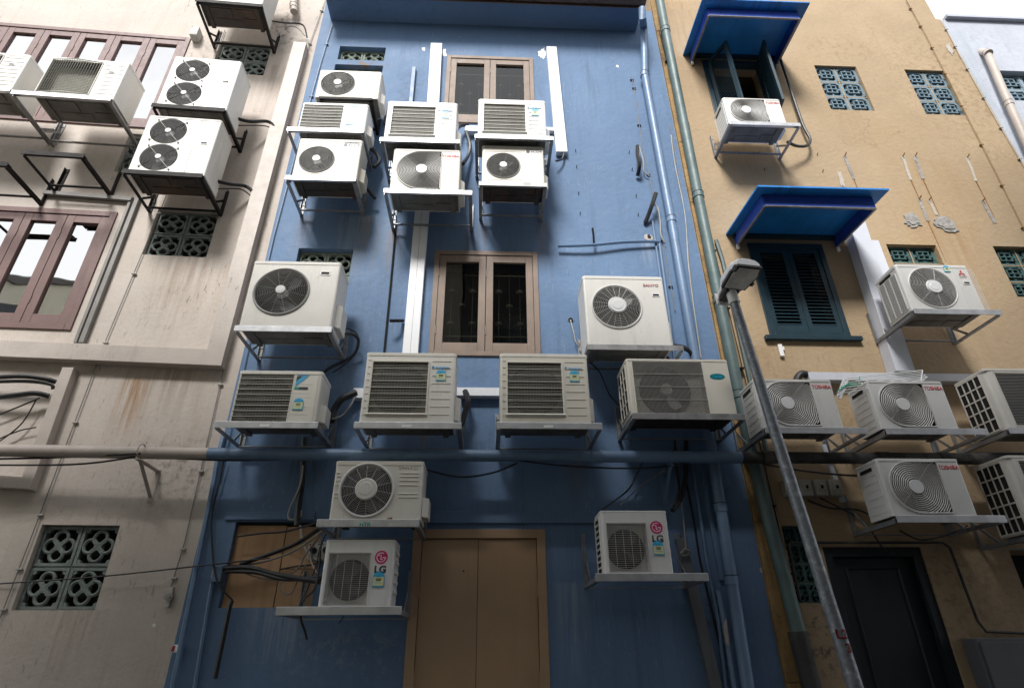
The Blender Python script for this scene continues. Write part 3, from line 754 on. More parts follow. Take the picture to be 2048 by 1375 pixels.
def k_lg(r, w, h, dep, m, **o):
    """fine wire guard with a round fan opening behind, roundel at the right"""
    x0, x1 = -.425 * w, .165 * w; z0, z1 = .02 * h, .80 * h; cx, cz = (x0 + x1) / 2, (z0 + z1) / 2; a, b = (x1 - x0) / 2, (z1 - z0) / 2
    casing('casing', w, h, dep, None, [('r', cx, cz, a, b)], [m, m, m], r, well=.10, c=.03)
    R = min(a, b) * .94
    MB().disc(cx, cz, R, .082, .099, 44).build('fan_opening', 'well', r)
    fan_blades(r, cx, cz, R * .93, 'blade', rot=.9, y=.055)
    lid(r, w, dep, h, m, th=.01, over=.001)
    mb = MB()
    for i in range(26):
        z = z0 + (z1 - z0) * (i + .5) / 26; mb.box(x0, x1, -.001, .001, z - .0011, z + .0011)
    for i in range(1, 5):
        x = x0 + (x1 - x0) * i / 5; mb.box(x - .0012, x + .0012, .001, .0035, z0, z1)
    t = .010
    mb.box(x0 - t, x0, -.005, .004, z0 - t, z1 + t); mb.box(x1, x1 + t, -.005, .004, z0 - t, z1 + t); mb.box(x0, x1, -.005, .004, z1, z1 + t); mb.box(x0, x1, -.005, .004, z0 - t, z0)
    mb.build('wire_guard', 'wirelight', r)
    q = .318 * w; z = .735 * h; R = .092 * w
    lb = MB().disc(q, z, R, -.002, .001, 40).build('roundel', 'magenta', r)
    mb = MB(); S = 28; rr = R * .72
    arc = [math.radians(-5 - 300 * i / S) for i in range(S + 1)]
    mb.add([(q + e * math.cos(t), -.003, z + e * math.sin(t)) for t in arc for e in (rr, rr * .86)] + [(q + e * math.cos(t), -.0019, z + e * math.sin(t)) for t in arc for e in (rr, rr * .86)],
           [(2 * i, 2 * i + 1, 2 * i + 3, 2 * i + 2) for i in range(S)])
    mb.box(q + R * .22, q + rr, -.003, -.0019, z - R * .10, z + R * .02)
    mb.box(q - R * .10, q, -.003, -.0019, z - R * .34, z + R * .40); mb.box(q, q + R * .22, -.003, -.0019, z - R * .34, z - R * .24)
    mb.disc(q - R * .38, z + R * .32, R * .1, -.003, -.0019, 14)
    mb.build('roundel_mark', 'palesticker', lb)
    txt(r, 'lettering', 'LG', q, h * .55, w * .165, 'black', h=.055, bold=.045)
    energy_label(r, q - .005, h * .375, .085, 2)
    side_slots(r, w, h, dep, m, cols=1, rows=9, side=-1, z0=.02, z1=.92, y0=.25, y1=.9)
    mb = MB()
    for i in range(5): mb.box(w / 2, w / 2 + .012, .06, dep - .05, h * (.2 + .15 * i), h * (.2 + .15 * i) + .025)
    merge_into(casing_of(r), mb)


def k_carrier(r, w, h, dep, m, **o):
    x0, x1 = -.445 * w, .235 * w; z0, z1 = .015 * h, .955 * h; cx, cz = (x0 + x1) / 2, (z0 + z1) / 2; a, b = (x1 - x0) / 2, (z1 - z0) / 2
    casing('casing', w, h, dep, None, [('r', cx, cz, a, b)], [m, m, m], r, well=.10)
    R = b * .94
    MB().disc(cx - .02, cz, R, .085, .099, 44).build('fan_opening', 'well', r)
    fan_blades(r, cx - .02, cz, R * .95, 'bladelight', rot=-1.35, y=.06, n=1)
    lid(r, w, dep, h, m, th=.02)
    mb = MB(); n = 58
    for i in range(n):
        x = x0 + (x1 - x0) * (i + .5) / n; mb.box(x - .0017, x + .0017, -.002, .006, z0, z1)
    for i in range(1, 4):
        z = z0 + (z1 - z0) * i / 4; mb.box(x0, x1, -.006, -.001, z - .004, z + .004)
    mb.build('fin_guard', 'wire', r)
    t = .014
    MB().box(x0 - t, x0, -.005, .01, z0, z1).build('guard_border', m, r); MB().box(x1, x1 + t * .8, -.005, .01, z0, z1).build('guard_border', m, r)
    lb = MB(); e = .068
    pts = [(.372 * w + e * math.cos(t), h * .69 + e * .42 * math.sin(t)) for t in [2 * math.pi * i / 32 for i in range(32)]]
    lb = MB().prism(pts, -.003, .001).build('oval_badge', 'tealbadge', r)
    txt(lb, 'lettering', 'Carrier', .372 * w, h * .69, .098, 'cyan', y=-.0042, h=.026)
    side_slots(r, w, h, dep, m, cols=3, rows=4, side=-1)
    valve(r, w, h, dep, m)


def k_slat(r, w, h, dep, m, **o):
    """fine horizontal slats in front, open coil grille at the left end"""
    x0, x1 = -.40 * w, .2 * w; z0, z1 = .05 * h, .93 * h; cx, cz = (x0 + x1) / 2, (z0 + z1) / 2
    casing('casing', w, h, dep, None, [('r', cx, cz, (x1 - x0) / 2, (z1 - z0) / 2)], [m, 'well', 'well'], r, well=.06, c=.05)
    lid(r, w, dep, h, m, th=.02)
    mb = MB(); n = 34
    for i in range(n):
        z = z0 + (z1 - z0) * (i + .5) / n; mb.box(x0, x1, 0, .008, z - .0024, z + .0024)
    mb.build('slat_guard', 'wire', r)
    mb = MB(); t = .012
    mb.box(x0 - t, x0, -.004, .006, z0 - t, z1 + t); mb.box(x1, x1 + t, -.004, .006, z0 - t, z1 + t); mb.box(x0, x1, -.004, .006, z1, z1 + t); mb.box(x0, x1, -.004, .006, z0 - t, z0)
    mb.build('guard_border', m, r, bevel=.002)
    side_slots(r, w, h, dep, m, cols=4, rows=5, side=-1, y0=.2, y1=.97, z0=.03, z1=.95)


def k_mits(r, w, h, dep, m, **o):
    k_fan(r, w, h, dep, m, cx=.40, cz=.49, R=.315, rings=13, spokes=7, r0=.29, wire='wirelight', rot=.3, bulge=.02, gw=.0014, swirl=-.0)
    mb = MB()
    for i in range(16): mb.box(.40 * w / 1 - .0 - .115 * w + i * .0135, .40 * w - .115 * w + i * .0135 + .002, -.0015, .001, .02, h * .95)
    merge_into(casing_of(r), mb)
    q, z, s_ = .385 * w, h * .83, .019
    dia = lambda x, y, a: [(x, y), (x + s_ * 1.15 * math.cos(a - .52), y + s_ * 1.15 * math.sin(a - .52)), (x + s_ * 2 * math.cos(a), y + s_ * 2 * math.sin(a)), (x + s_ * 1.15 * math.cos(a + .52), y + s_ * 1.15 * math.sin(a + .52))]
    mb = MB()
    for a in (90, 210, 330): mb.prism(dia(q, z, rad(a)), -.0035, .0005)
    mb.build('emblem', 'red', r)
    txt(r, 'lettering', 'MITSUBISHI', q, z - .035, .078, 'redfade', y=-.003, h=.011)
    txt(r, 'lettering', 'ELECTRIC', q, z - .051, .072, 'greyink', y=-.003, h=.010)
    handle(r, .395 * w, h * .61, .055, y=-.004)
    mb = MB()
    energy_label(r, .20 * w, h * .91, .062, 3)
    x = -w / 2; mb = MB()
    mb.mat(1).box(x - .002, x, dep * .12, dep * .93, h * .06, h * .84).mat(0)
    for i in range(24): mb.box(x - .009, x - .002, dep * .12, dep * .93, h * (.06 + .78 * i / 23) - .0038, h * (.06 + .78 * i / 23) + .0038)
    for i in range(4): y = dep * (.12 + .81 * i / 3); mb.box(x - .010, x - .002, y - .006, y + .006, h * .06, h * .84)
    mb.build('side_grille', [m, 'well'], r)
    MB().box(x - .004, x, dep * .3, dep * .85, h * .87, h * .92).build('grip_recess', 'darksteel', r)


KINDS = dict(fan=k_fan, twin=k_twin, dots=k_dots, ridged=k_ridged, louvre=k_louvre, D=k_D, lg=k_lg, carrier=k_carrier, slat=k_slat, mits=k_mits)


def bracket(fr, u, d, z, w, label, m='galv', post=.32, drop=.0, tag_sticker=False, rail_h=.042, group='steel brackets on the walls', back=.01, rail_m=None, letter=None, gap=.07, gusset=True, lip=True):
    """a wall bracket: two wall posts, two arms, a front rail and a rear rail; z is the top of the rail"""
    r = thing('wall_bracket', label, 'bracket', fr, (u, -d, z), group)
    MB().box(-w / 2, w / 2, -.028, -.022, -rail_h, .016 if lip else -.002).box(-w / 2, w / 2, -.022, .036, -.007, -.001).build('front_rail', rail_m or m, r, bevel=.003)
    D = d - back; am = 'armgalv' if m == 'galv' else m
    for s_ in (-1, 1):
        x = s_ * (w / 2 - .02)
        MB().box(x - .018, x + .018, .004, D, -rail_h, -rail_h + .006).box(x + s_ * .012, x + s_ * .018, .004, D, -rail_h + .006, -.007).build('side_arm', am, r)
        pb = MB().box(x - .019, x + .019, D, D + back - .001, -rail_h - drop, post).box(x + s_ * .013, x + s_ * .019, D - .03, D, -rail_h - drop, post)
        for zz in (.85, .3): pb.disc(x - s_ * .004, post * zz, .009, D - .008, D + .001, 8)
        pb.build('wall_post', am, r)
        if gusset:
            MB().bar((x - s_ * .010, D - .012, min(post - .04, .17)), (x - s_ * .010, D - .20, -.02), .006, .026).build('brace', am, r)
    MB().box(-w / 2 + .02, w / 2 - .02, D - gap - .03, D - gap, -rail_h - .008, -rail_h + .001).build('rear_rail', am, r)
    if tag_sticker: MB().box(-.05, .03, -.0295, -.0275, -.03, -.008).build('rating_sticker', 'palesticker', r)
    if letter: txt(r, 'stencil_lettering', letter, -.02, -.022, .085, 'greensticker', y=-.0295, h=.03, bold=.03)
    return r


def unit_bracket(r_entry, label, left=.05, right=.05, **o):
    r, fr, u, d, z, w, h, dep = r_entry
    return bracket(fr, u + (right - left) / 2, d, z - o.pop('lower', 0.016), w + left + right, label, **o)
# ------------------------------------------------------------------ setting
def building(name, label, fr):
    o = thing(name, label, 'building', fr, (0, 0, 0)); return o


def wall_sheet(parent, mname, u0, u1, z0, z1, holes, depth=5.0, name='wall', y=0.0, top=True):
    """front face with real openings (u0,u1,z0,z1,depth,back) and the solid building behind it"""
    mb = MB()
    us = sorted(set([u0, u1] + [h[i] for h in holes for i in (0, 1)])); zs = sorted(set([z0, z1] + [h[i] for h in holes for i in (2, 3)]))
    us = [x for x in us if u0 - 1e-6 <= x <= u1 + 1e-6]; zs = [x for x in zs if z0 - 1e-6 <= x <= z1 + 1e-6]
    for a, b in zip(us, us[1:]):
        for c, d in zip(zs, zs[1:]):
            m, n = (a + b) / 2, (c + d) / 2
            if any(h[0] < m < h[1] and h[2] < n < h[3] for h in holes): continue
            mb.add([(a, y, c), (b, y, c), (b, y, d), (a, y, d)], [(0, 1, 2, 3)])
    for h in holes:
        a, b, c, d, e = h[:5]
        mb.mat(0).add([(a, y, c), (b, y, c), (b, y, d), (a, y, d), (a, y + e, c), (b, y + e, c), (b, y + e, d), (a, y + e, d)], [(0, 1, 5, 4), (1, 2, 6, 5), (2, 3, 7, 6), (3, 0, 4, 7)])
        mb.mat(1).add([(a, y + e, c), (b, y + e, c), (b, y + e, d), (a, y + e, d)], [(0, 1, 2, 3)]); mb.mat(0)
    Y = depth
    mb.add([(u0, y, z0), (u1, y, z0), (u1, y, z1), (u0, y, z1), (u0, Y, z0), (u1, Y, z0), (u1, Y, z1), (u0, Y, z1)], [(0, 3, 7, 4), (1, 5, 6, 2), (3, 2, 6, 7), (4, 7, 6, 5)])
    return mb.build(name, [mname, 'dark'], parent)


def vent_block(s, style, m):
    mb = MB(); q = s * .485; t = s * (.07 if style == 'flower' else .055); dp = .045
    if style == 'flower':
        c = s * .10
        for x0, x1, z0, z1 in ((-q, q, q - t, q), (-q, q, -q, -q + t), (-q, -q + t, -q + t, q - t), (q - t, q, -q + t, q - t)): mb.box(x0, x1, 0, dp, z0, z1)
        for sx in (-1, 1):
            for sz in (-1, 1):
                mb.prism([(sx * (q - t), sz * (q - t)), (sx * (q - t - c), sz * (q - t)), (sx * (q - t - c * .75), sz * (q - t - c * .75)), (sx * (q - t), sz * (q - t - c))], .004, dp)
        for a in range(4):
            cx, cz = s * .21 * math.cos(a * math.pi / 2), s * .21 * math.sin(a * math.pi / 2)
            mb.ring(cx, cz, s * .165, s * .034, .014, 20, 6, ry=.014)
        mb.disc(0, 0, s * .10, -.002, dp, 16, s * .12)
        for a in range(4):
            b = math.pi / 4 + a * math.pi / 2
            mb.bar((0, .012, 0), (s * .22 * math.cos(b), .012, s * .22 * math.sin(b)), .03, s * .09, (0, 1, 0))
    else:
        c = s * .16; pts = [(-q + c, -q), (q - c, -q), (q, -q + c), (q, q - c), (q - c, q), (-q + c, q), (-q, q - c), (-q, -q + c)]
        for i in range(8):
            a, b = pts[i], pts[(i + 1) % 8]; mb.bar((a[0] * .95, .02, a[1] * .95), (b[0] * .95, .02, b[1] * .95), .04, t, (0, 1, 0))
        e = s * .23
        for i in range(-1, 2):
            mb.box(-e - t / 2, e + t / 2, .002 + .001 * i, dp, i * e - t * .45, i * e + t * .45); mb.box(i * e - t * .45, i * e + t * .45, .006 + .001 * i, dp, -e - t / 2, e + t / 2)
        for a in range(4):
            x, z = math.cos(a * math.pi / 2), math.sin(a * math.pi / 2); mb.bar((x * e, .022, z * e), (x * q * .95, .022, z * q * .95), .028, t * .8, (0, 1, 0))
    return mb


def vent(parent, R4, cols, rows, style, m, wallm, y=.05):
    """an opening filled with cast breeze blocks"""
    u0, u1, z0, z1 = R4; bw, bh = (u1 - u0) / cols, (z1 - z0) / rows; s = min(bw, bh)
    mb = MB(); j = .006
    for i in range(1, cols): mb.box(u0 + bw * i - j, u0 + bw * i + j, y + .008, y + .05, z0, z1)
    for i in range(1, rows): mb.box(u0, u1, y + .010, y + .05, z0 + bh * i - j, z0 + bh * i + j)
    if len(mb.f) == 0: mb.box(u0, u1, y + .01, y + .05, z0, z0 + j)
    v = mb.build('vent', wallm, parent)
    src = None
    for i in range(cols):
        for k in range(rows):
            p = (u0 + bw * (i + .5), y, z0 + bh * (k + .5))
            if src is None:
                src = vent_block(s, style, m).build('vent_block', m, v, loc=p); src.scale = (bw / s * .99, 1, bh / s * .99)
            else: copy_part(src, v, p)
    return v


def hole(R4, e): return (*R4, e)


# ---- the beige building (turned 2.9 degrees)
beige = building('shophouse', 'beige plastered building with mauve framed windows beside the blue one', L)
LW1 = rect(L, (-150, 31), (387, 82), (-240, 218), (303, 262))
LW2 = rect(L, (-160, 402), (238, 428), (-225, 640), (137, 668))
LV1 = rect(L, (447, 81), (544, 92), (418, 143), (527, 151))
LV2 = rect(L, (318, 417), (438, 425), (283, 508), (413, 515))
LV3 = rect(L, (78, 1048), (239, 1050), (30, 1216), (190, 1222))
LV4 = rect(L, (262, 266), (345, 274), (226, 342), (310, 350))
wall_sheet(beige, 'beige', -7.5, 0, 0, 13.2, [hole(LW1, .3), hole(LW2, .3), hole(LV1, .16), hole(LV2, .16), hole(LV3, .16), hole(LV4, .16)])
MB().box(-7.7, -.02, -.5, 5.2, 13.2, 13.45).build('roof', 'roof', beige)
for R4, rws in ((LV1, 2), (LV2, 2), (LV3, 2), (LV4, 2)): vent(beige, R4, 2, rws, 'flower', 'ventgrey', 'ventgrey')


def casement(parent, R4, bounds, fm, gm, fw=.05, sw=.055, grille=False, top=None, ysash=.012, yf=-.018):
    """outer frame (part) with leaves, panes, hinges and wrought-iron grilles as its sub-parts"""
    u0, u1, z0, z1 = R4; mb = MB()
    mb.box(u0, u0 + fw, yf, .06, z0, z1); mb.box(u1 - fw, u1, yf, .06, z0, z1); mb.box(u0 + fw, u1 - fw, yf - .001, .06, z1 - fw, z1); mb.box(u0 + fw, u1 - fw, yf - .001, .06, z0, z0 + fw)
    w = mb.build('window', fm, parent, bevel=.003)
    for a, b in bounds:
        a += .003; b -= .003; c, d = z0 + fw + .004, z1 - fw - .004
        mb = MB(); mb.box(a, a + sw, ysash - .02, ysash + .02, c, d); mb.box(b - sw, b, ysash - .02, ysash + .02, c, d)
        mb.box(a + sw, b - sw, ysash - .019, ysash + .02, d - sw * 1.15, d); mb.box(a + sw, b - sw, ysash - .019, ysash + .02, c, c + sw * 1.25)
        mb.build('sash', fm, w, bevel=.003)
        MB().box(a + sw - .002, b - sw + .002, ysash + .010, ysash + .015, c + sw * 1.25 - .002, d - sw * 1.15 + .002).build('pane', gm, w)
        for zz in (.2, .8):
            MB().box(a - .004, a + .006, ysash - .028, ysash - .018, c + (d - c) * zz - .05, c + (d - c) * zz + .05).build('hinge', fm, w)
        if grille:
            mb = MB(); g0, g1 = a + sw, b - sw; zz0, zz1 = c + sw * 1.25, d - sw * 1.15; H = zz1 - zz0
            for k in (.18, .5, .82):
                x = g0 + (g1 - g0) * k; pts = []
                for i in range(60): pts.append((x + .004 * math.cos(i * 1.9), .085 + .004 * math.sin(i * 1.9), zz0 + H * i / 59))
                mb.tube(pts, .0045, 5)
                for f in (.28, .5, .68):
                    if (k == .5) != (f == .5): continue
                    for e in (-1, 1): mb.ring(x + e * .018, zz0 + H * f, .016, .003, .085, 14, 4)
                    mb.disc(x, zz0 + H * f, .016, .07, .10, 10)
            for f in (.12, .88): mb.box(g0, g1, .079, .091, zz0 + H * f - .006, zz0 + H * f + .006)
            mb.build('window_grille', 'iron', w)
    return w


def split(R4, fw, n, first=0):
    u0, u1 = R4[0] + fw, R4[1] - fw; s = (u1 - u0) / n
    return [(u0 + s * i, u0 + s * (i + 1)) for i in range(n)]


casement(beige, LW1, split(LW1, .06, 7), 'mauve', 'mirrorglass', .06, .078)
casement(beige, LW2, split(LW2, .065, 4), 'mauve', 'mirrorglass', .065, .082)

# ---- the blue building
UBL, UBR = 0.0, 0.0
UBL = hinge.x; UBR = at(B, 1440, 717).x
blue = building('shophouse', 'blue plastered building hung with many outdoor units between beige and ochre ones', B)
BW1 = rect(B, (900, 112), (1062, 118), (880, 246), (1075, 250))
BW2 = rect(B, (870, 502), (1075, 505), (857, 708), (1081, 717))
BV1 = rect(B, (680, 92), (772, 96), (675, 119), (768, 122))
BV2 = rect(B, (671, 128), (766, 132), (664, 160), (762, 163))
BV3 = rect(B, (598, 495), (708, 499), (578, 590), (691, 594))
BDR = rect(B, (826, 1058), (1090, 1058), (808, 1375), (1100, 1375)); BDR = (BDR[0], BDR[1], .02, BDR[3])
BBO = rect(B, (467, 1040), (643, 1045), (443, 1212), (625, 1216))
ZTOP = at(B, 970, 52).z
wall_sheet(blue, 'blue', UBL, UBR, 0, ZTOP + .5, [hole(BW1, .4), hole(BW2, .4), hole(BV1, .16), hole(BV2, .16), hole(BV3, .16), hole(BDR, .12), hole(BBO, .14)])
for R4, c, k in ((BV1, 2, 1), (BV2, 2, 1), (BV3, 2, 2)): vent(blue, R4, c, k, 'flower', 'ventgreen', 'ventgreen', y=.07)
casement(blue, BW1, split(BW1, .055, 2), 'tan', 'darkglass', .055, .078, grille=True)
casement(blue, BW2, split(BW2, .055, 2), 'tan', 'darkglass', .055, .075, grille=True)
# eave: soffit, brown gutter along its front
dE = solve_d(B, (660, 49), (645, 10))
uE0, uE1 = at(B, 660, 49).x, at(B, 1274, 77).x
MB().box(uE0, uE1, -dE, -.002, ZTOP, ZTOP + .09).build('eave', 'blue', blue)
g = []
r_ = .075
for i in range(13): a = math.pi + math.pi * i / 12; g.append((r_ * math.cos(a), r_ * math.sin(a)))
gut = thing('gutter', 'brown metal gutter along the eave of the blue building', 'gutter', B, ((uE0 + uE1) / 2, -dE - .07, ZTOP + .06))
mb = MB(); w2 = (uE1 - uE0) / 2 + .04
pr = g + [(x * .9, z * .9) for x, z in reversed(g)]; n = len(pr)
vs = [(x, py, pz) for x in (-w2, w2) for py, pz in pr]
mb.add(vs, [tuple(range(n)), tuple(range(2 * n - 1, n - 1, -1))] + [(i, (i + 1) % n, n + (i + 1) % n, n + i) for i in range(n)])
mb.box(-w2, w2, -r_ - .012, -r_ + .006, -.006, .014)
mb.build('trough', 'gutter', gut)
MB().box(-w2, w2, .064, .074, -.085, .03).build('fascia_board', 'gutter', gut)
for i in range(7): x = -w2 + .1 + (2 * w2 - .2) * i / 6; MB().tube([(x, r_ * 1.06 * math.cos(a), r_ * 1.06 * math.sin(a)) for a in [math.pi + math.pi * k / 10 for k in range(11)]], .008, 5).build('gutter_strap', 'gutter', gut)
mb = MB()
n_t = 22
mb.add([(uE0 - .05, -dE - .02, ZTOP + .14), (uE1 + .05, -dE - .02, ZTOP + .14), (uE1 + .05, 4.5, ZTOP + 2.6), (uE0 - .05, 4.5, ZTOP + 2.6), (uE0 - .05, -dE - .02, ZTOP + .2), (uE1 + .05, -dE - .02, ZTOP + .2), (uE1 + .05, 4.5, ZTOP + 2.7), (uE0 - .05, 4.5, ZTOP + 2.7)],
       [(0, 1, 2, 3), (4, 7, 6, 5), (0, 4, 5, 1), (1, 5, 6, 2), (2, 6, 7, 3), (3, 7, 4, 0)])
for i in range(n_t):
    x = uE0 + (uE1 - uE0) * (i + .5) / n_t; mb.tube([(x, -dE - .03, ZTOP + .2), (x, 4.5, ZTOP + 2.7)], .05, 6)
mb.build('roof', 'roof', blue)
# lintel band, door
lin = rect(B, (846, 1024), (1200, 1022), (846, 1047), (1200, 1046))
MB().box(lin[0], lin[1], -.028, -.001, lin[2], lin[3]).build('lintel_band', 'blue', blue, bevel=.004)
lin2 = rect(B, (455, 1022), (630, 1025), (450, 1038), (630, 1041))
MB().box(lin2[0], lin2[1], -.02, -.001, lin2[2], lin2[3]).build('lintel_band', 'blue', blue, bevel=.004)
dr = BDR; fw = .075
mb = MB(); mb.box(dr[0], dr[0] + fw, -.012, .06, dr[2], dr[3]); mb.box(dr[1] - fw, dr[1], -.012, .06, dr[2], dr[3]); mb.box(dr[0] + fw, dr[1] - fw, -.013, .06, dr[3] - fw, dr[3])
door = mb.build('door', 'doortan', blue, bevel=.003)
xs_ = at(B, 957, 1073).x
for a, b in ((dr[0] + fw + .004, xs_ - .002), (xs_ + .002, dr[1] - fw - .004)):
    MB().box(a, b, .008, .05, dr[2] + .01, dr[3] - fw - .005).build('door_leaf', 'doortan', door, bevel=.003)
for x in (dr[0] + fw, dr[1] - fw):
    for z in (.5, 1.35, 2.0): MB().box(x - .006, x + .006, -.016, .009, z - .06, z + .06).build('hinge', 'doortan', door)
MB().disc(xs_ - .12, at(B, 897, 1141).z, .008, .002, .009, 10).build('keyhole', 'black', door)
# boarded opening
bo = BBO
xb = at(B, 556, 1130).x; zb = at(B, 540, 1135).z
mb = MB(); mb.box(bo[0], xb - .003, .06, .072, bo[2], bo[3] - .02); mb.box(xb + .003, bo[1], .064, .076, zb + .003, bo[3] - .03); mb.box(xb + .003, bo[1], .062, .074, bo[2], zb - .003)
tag(place(mb.build('plywood_board', 'ply', None, bevel=.002), B), 'orange brown plywood sheets closing the recess beside the lower unit', 'board')

# ---- the ochre building
UYR = at(B, 1945, 150).x
ochre = building('shophouse', 'ochre plastered building with blue awnings and teal shutters', B)
YW1 = rect(B, (1405, 122), (1520, 124), (1433, 250), (1566, 254))
YW2 = rect(B, (1494, 486), (1645, 490), (1540, 672), (1700, 676))
YV1 = rect(B, (1629, 130), (1713, 133), (1662, 219), (1749, 221))
YV2 = rect(B, (1809, 138), (1889, 142), (1852, 227), (1934, 231))
YV3 = rect(B, (1772, 488), (1872, 489), (1812, 588), (1915, 590))
YV4 = rect(B, (1988, 491), (2088, 494), (2033, 592), (2136, 595))
YV5 = rect(B, (1562, 1050), (1624, 1050), (1598, 1205), (1662, 1205))
YDR = rect(B, (1648, 1090), (1850, 1095), (1710, 1375), (1925, 1375)); YDR = (YDR[0], YDR[1], .02, YDR[3])
YDR2 = (at(B, 2018, 1100).x, at(B, 2018, 1100).x + 1.0, .02, at(B, 2018, 1100).z)
zSt = at(B, 1870, 38).z
uS1 = at(B, 1567, 1330).x
uSt = at(B, 1872, 38).x
wall_sheet(ochre, 'yellow', UBR, UYR, 0, zSt, [hole(YW1, .5), hole(YW2, .3), hole(YV1, .16), hole(YV2, .16), hole(YV3, .16), hole(YV4, .16), hole(YV5, .16), hole(YDR, .2), hole(YDR2, .3)], y=.004)
wall_sheet(ochre, 'yellow', UBR, uSt, zSt, 12.6, [], y=.004)
MB().box(UBR + .02, uSt + .15, -.4, 5.1, 12.6, 12.8).build('roof', 'roof', ochre)
for R4, k in ((YV1, 3), (YV2, 3)): vent(ochre, R4, 2, k, 'lattice', 'ventteal', 'yellow', y=.03)
for R4, k in ((YV3, 3), (YV4, 3)): vent(ochre, R4, 2, k, 'lattice', 'ventdark', 'yellow', y=.05)
vent(ochre, YV5, 2, 4, 'flower', 'ventdark', 'yellow', y=.05)
sw_ = .15
stp = MB(); zz = 0; random.seed(4)
while zz < 12.4:
    hgt = random.uniform(.5, 1.3); e = random.uniform(-.008, .008)
    stp.box(UBR + .004, UBR + sw_ + e, -.03 - random.uniform(0, .006), .002, zz, min(zz + hgt - .004, 12.5)); zz += hgt
stp.build('corner_strip', 'strip', ochre, bevel=.005)
# dark door
mb = MB(); q = YDR; fw = .08
mb.box(q[0], q[0] + fw, .02, .12, q[2], q[3]); mb.box(q[1] - fw, q[1], .02, .12, q[2], q[3]); mb.box(q[0] + fw, q[1] - fw, .02, .12, q[3] - fw, q[3])
dd = mb.build('door', 'darkdoor', ochre, bevel=.004)
mb = MB(); a, b, c, e = q[0] + fw + .004, q[1] - fw - .004, q[2] + .01, q[3] - fw - .006
mb.box(a, b, .08, .12, c, e)
for f in (0.04, .52):
    mb.tube([(a + .13, .078, c + (e - c) * f + .06), (b - .13, .078, c + (e - c) * f + .06), (b - .13, .078, c + (e - c) * (f + .44)), (a + .13, .078, c + (e - c) * (f + .44))], .012, 4, closed=True)
mb.build('door_leaf', 'darkdoor', dd)
MB().disc(b - .07, 1.0, .03, .03, .08, 16).build('door_knob', 'galv', dd)


def shutter_leaf(parent, w, h, side, loc, rotz, n=22):
    """louvred leaf hinged at its x=0 edge"""
    s = 1 if side > 0 else -1; mb = MB(); f = .055
    X = lambda a, b: (min(s * a, s * b), max(s * a, s * b))
    for a, b, z0, z1 in ((0, f, 0, h), (w - f, w, 0, h), (f, w - f, h - f * 1.2, h), (f, w - f, 0, f * 1.4)):
        x0, x1 = X(a, b); mb.box(x0, x1, 0, .032, z0, z1)
    za, zb = f * 1.4, h - f * 1.2
    for i in range(n):
        z = za + (zb - za) * (i + .5) / n; t = (zb - za) / n; x0, x1 = X(f, w - f)
        mb.add([(x0, .002, z - t * .34), (x1, .002, z - t * .34), (x1, .030, z + t * .34), (x0, .030, z + t * .34), (x0, .002, z - t * .20), (x1, .002, z - t * .20), (x1, .030, z + t * .48), (x0, .030, z + t * .48)],
               [(0, 1, 2, 3), (4, 7, 6, 5), (0, 4, 5, 1), (2, 6, 7, 3), (0, 3, 7, 4), (1, 5, 6, 2)])
    o = mb.build('shutter_leaf', 'shutter', parent, loc=loc); o.rotation_euler = (0, 0, rotz)
    return o


def shutter_window(R4, open_, sill=True):
    u0, u1, z0, z1 = R4; fw = .06; mb = MB()
    mb.box(u0, u0 + fw, -.012, .08, z0, z1); mb.box(u1 - fw, u1, -.012, .08, z0, z1); mb.box(u0 + fw, u1 - fw, -.013, .08, z1 - fw, z1); mb.box(u0 + fw, u1 - fw, -.013, .08, z0, z0 + fw)
    if sill: mb.box(u0 - .07, u1 + .09, -.05, .0, z0 - .05, z0 - .002)
    w = mb.build('window', 'shutter', ochre, bevel=.003)
    W2 = (u1 - u0 - 2 * fw) / 2 - .004; H = z1 - z0 - 2 * fw - .01
    a = open_
    shutter_leaf(w, W2, H, 1, (u0 + fw + .002, -.004 if not a else -.02, z0 + fw + .005), -a[0] if a else 0, 22)
    shutter_leaf(w, W2, H, -1, (u1 - fw - .002, -.004 if not a else -.02, z0 + fw + .005), a[1] if a else 0, 22)
    return w


w1 = shutter_window(YW1, (rad(68), rad(80)), sill=False)
MB().box(YW1[0] + .06, YW1[1] - .06, .2, .21, YW1[2] + .06, YW1[3] - .06).build('pane', 'darkglass', w1)
shutter_window(YW2, None)


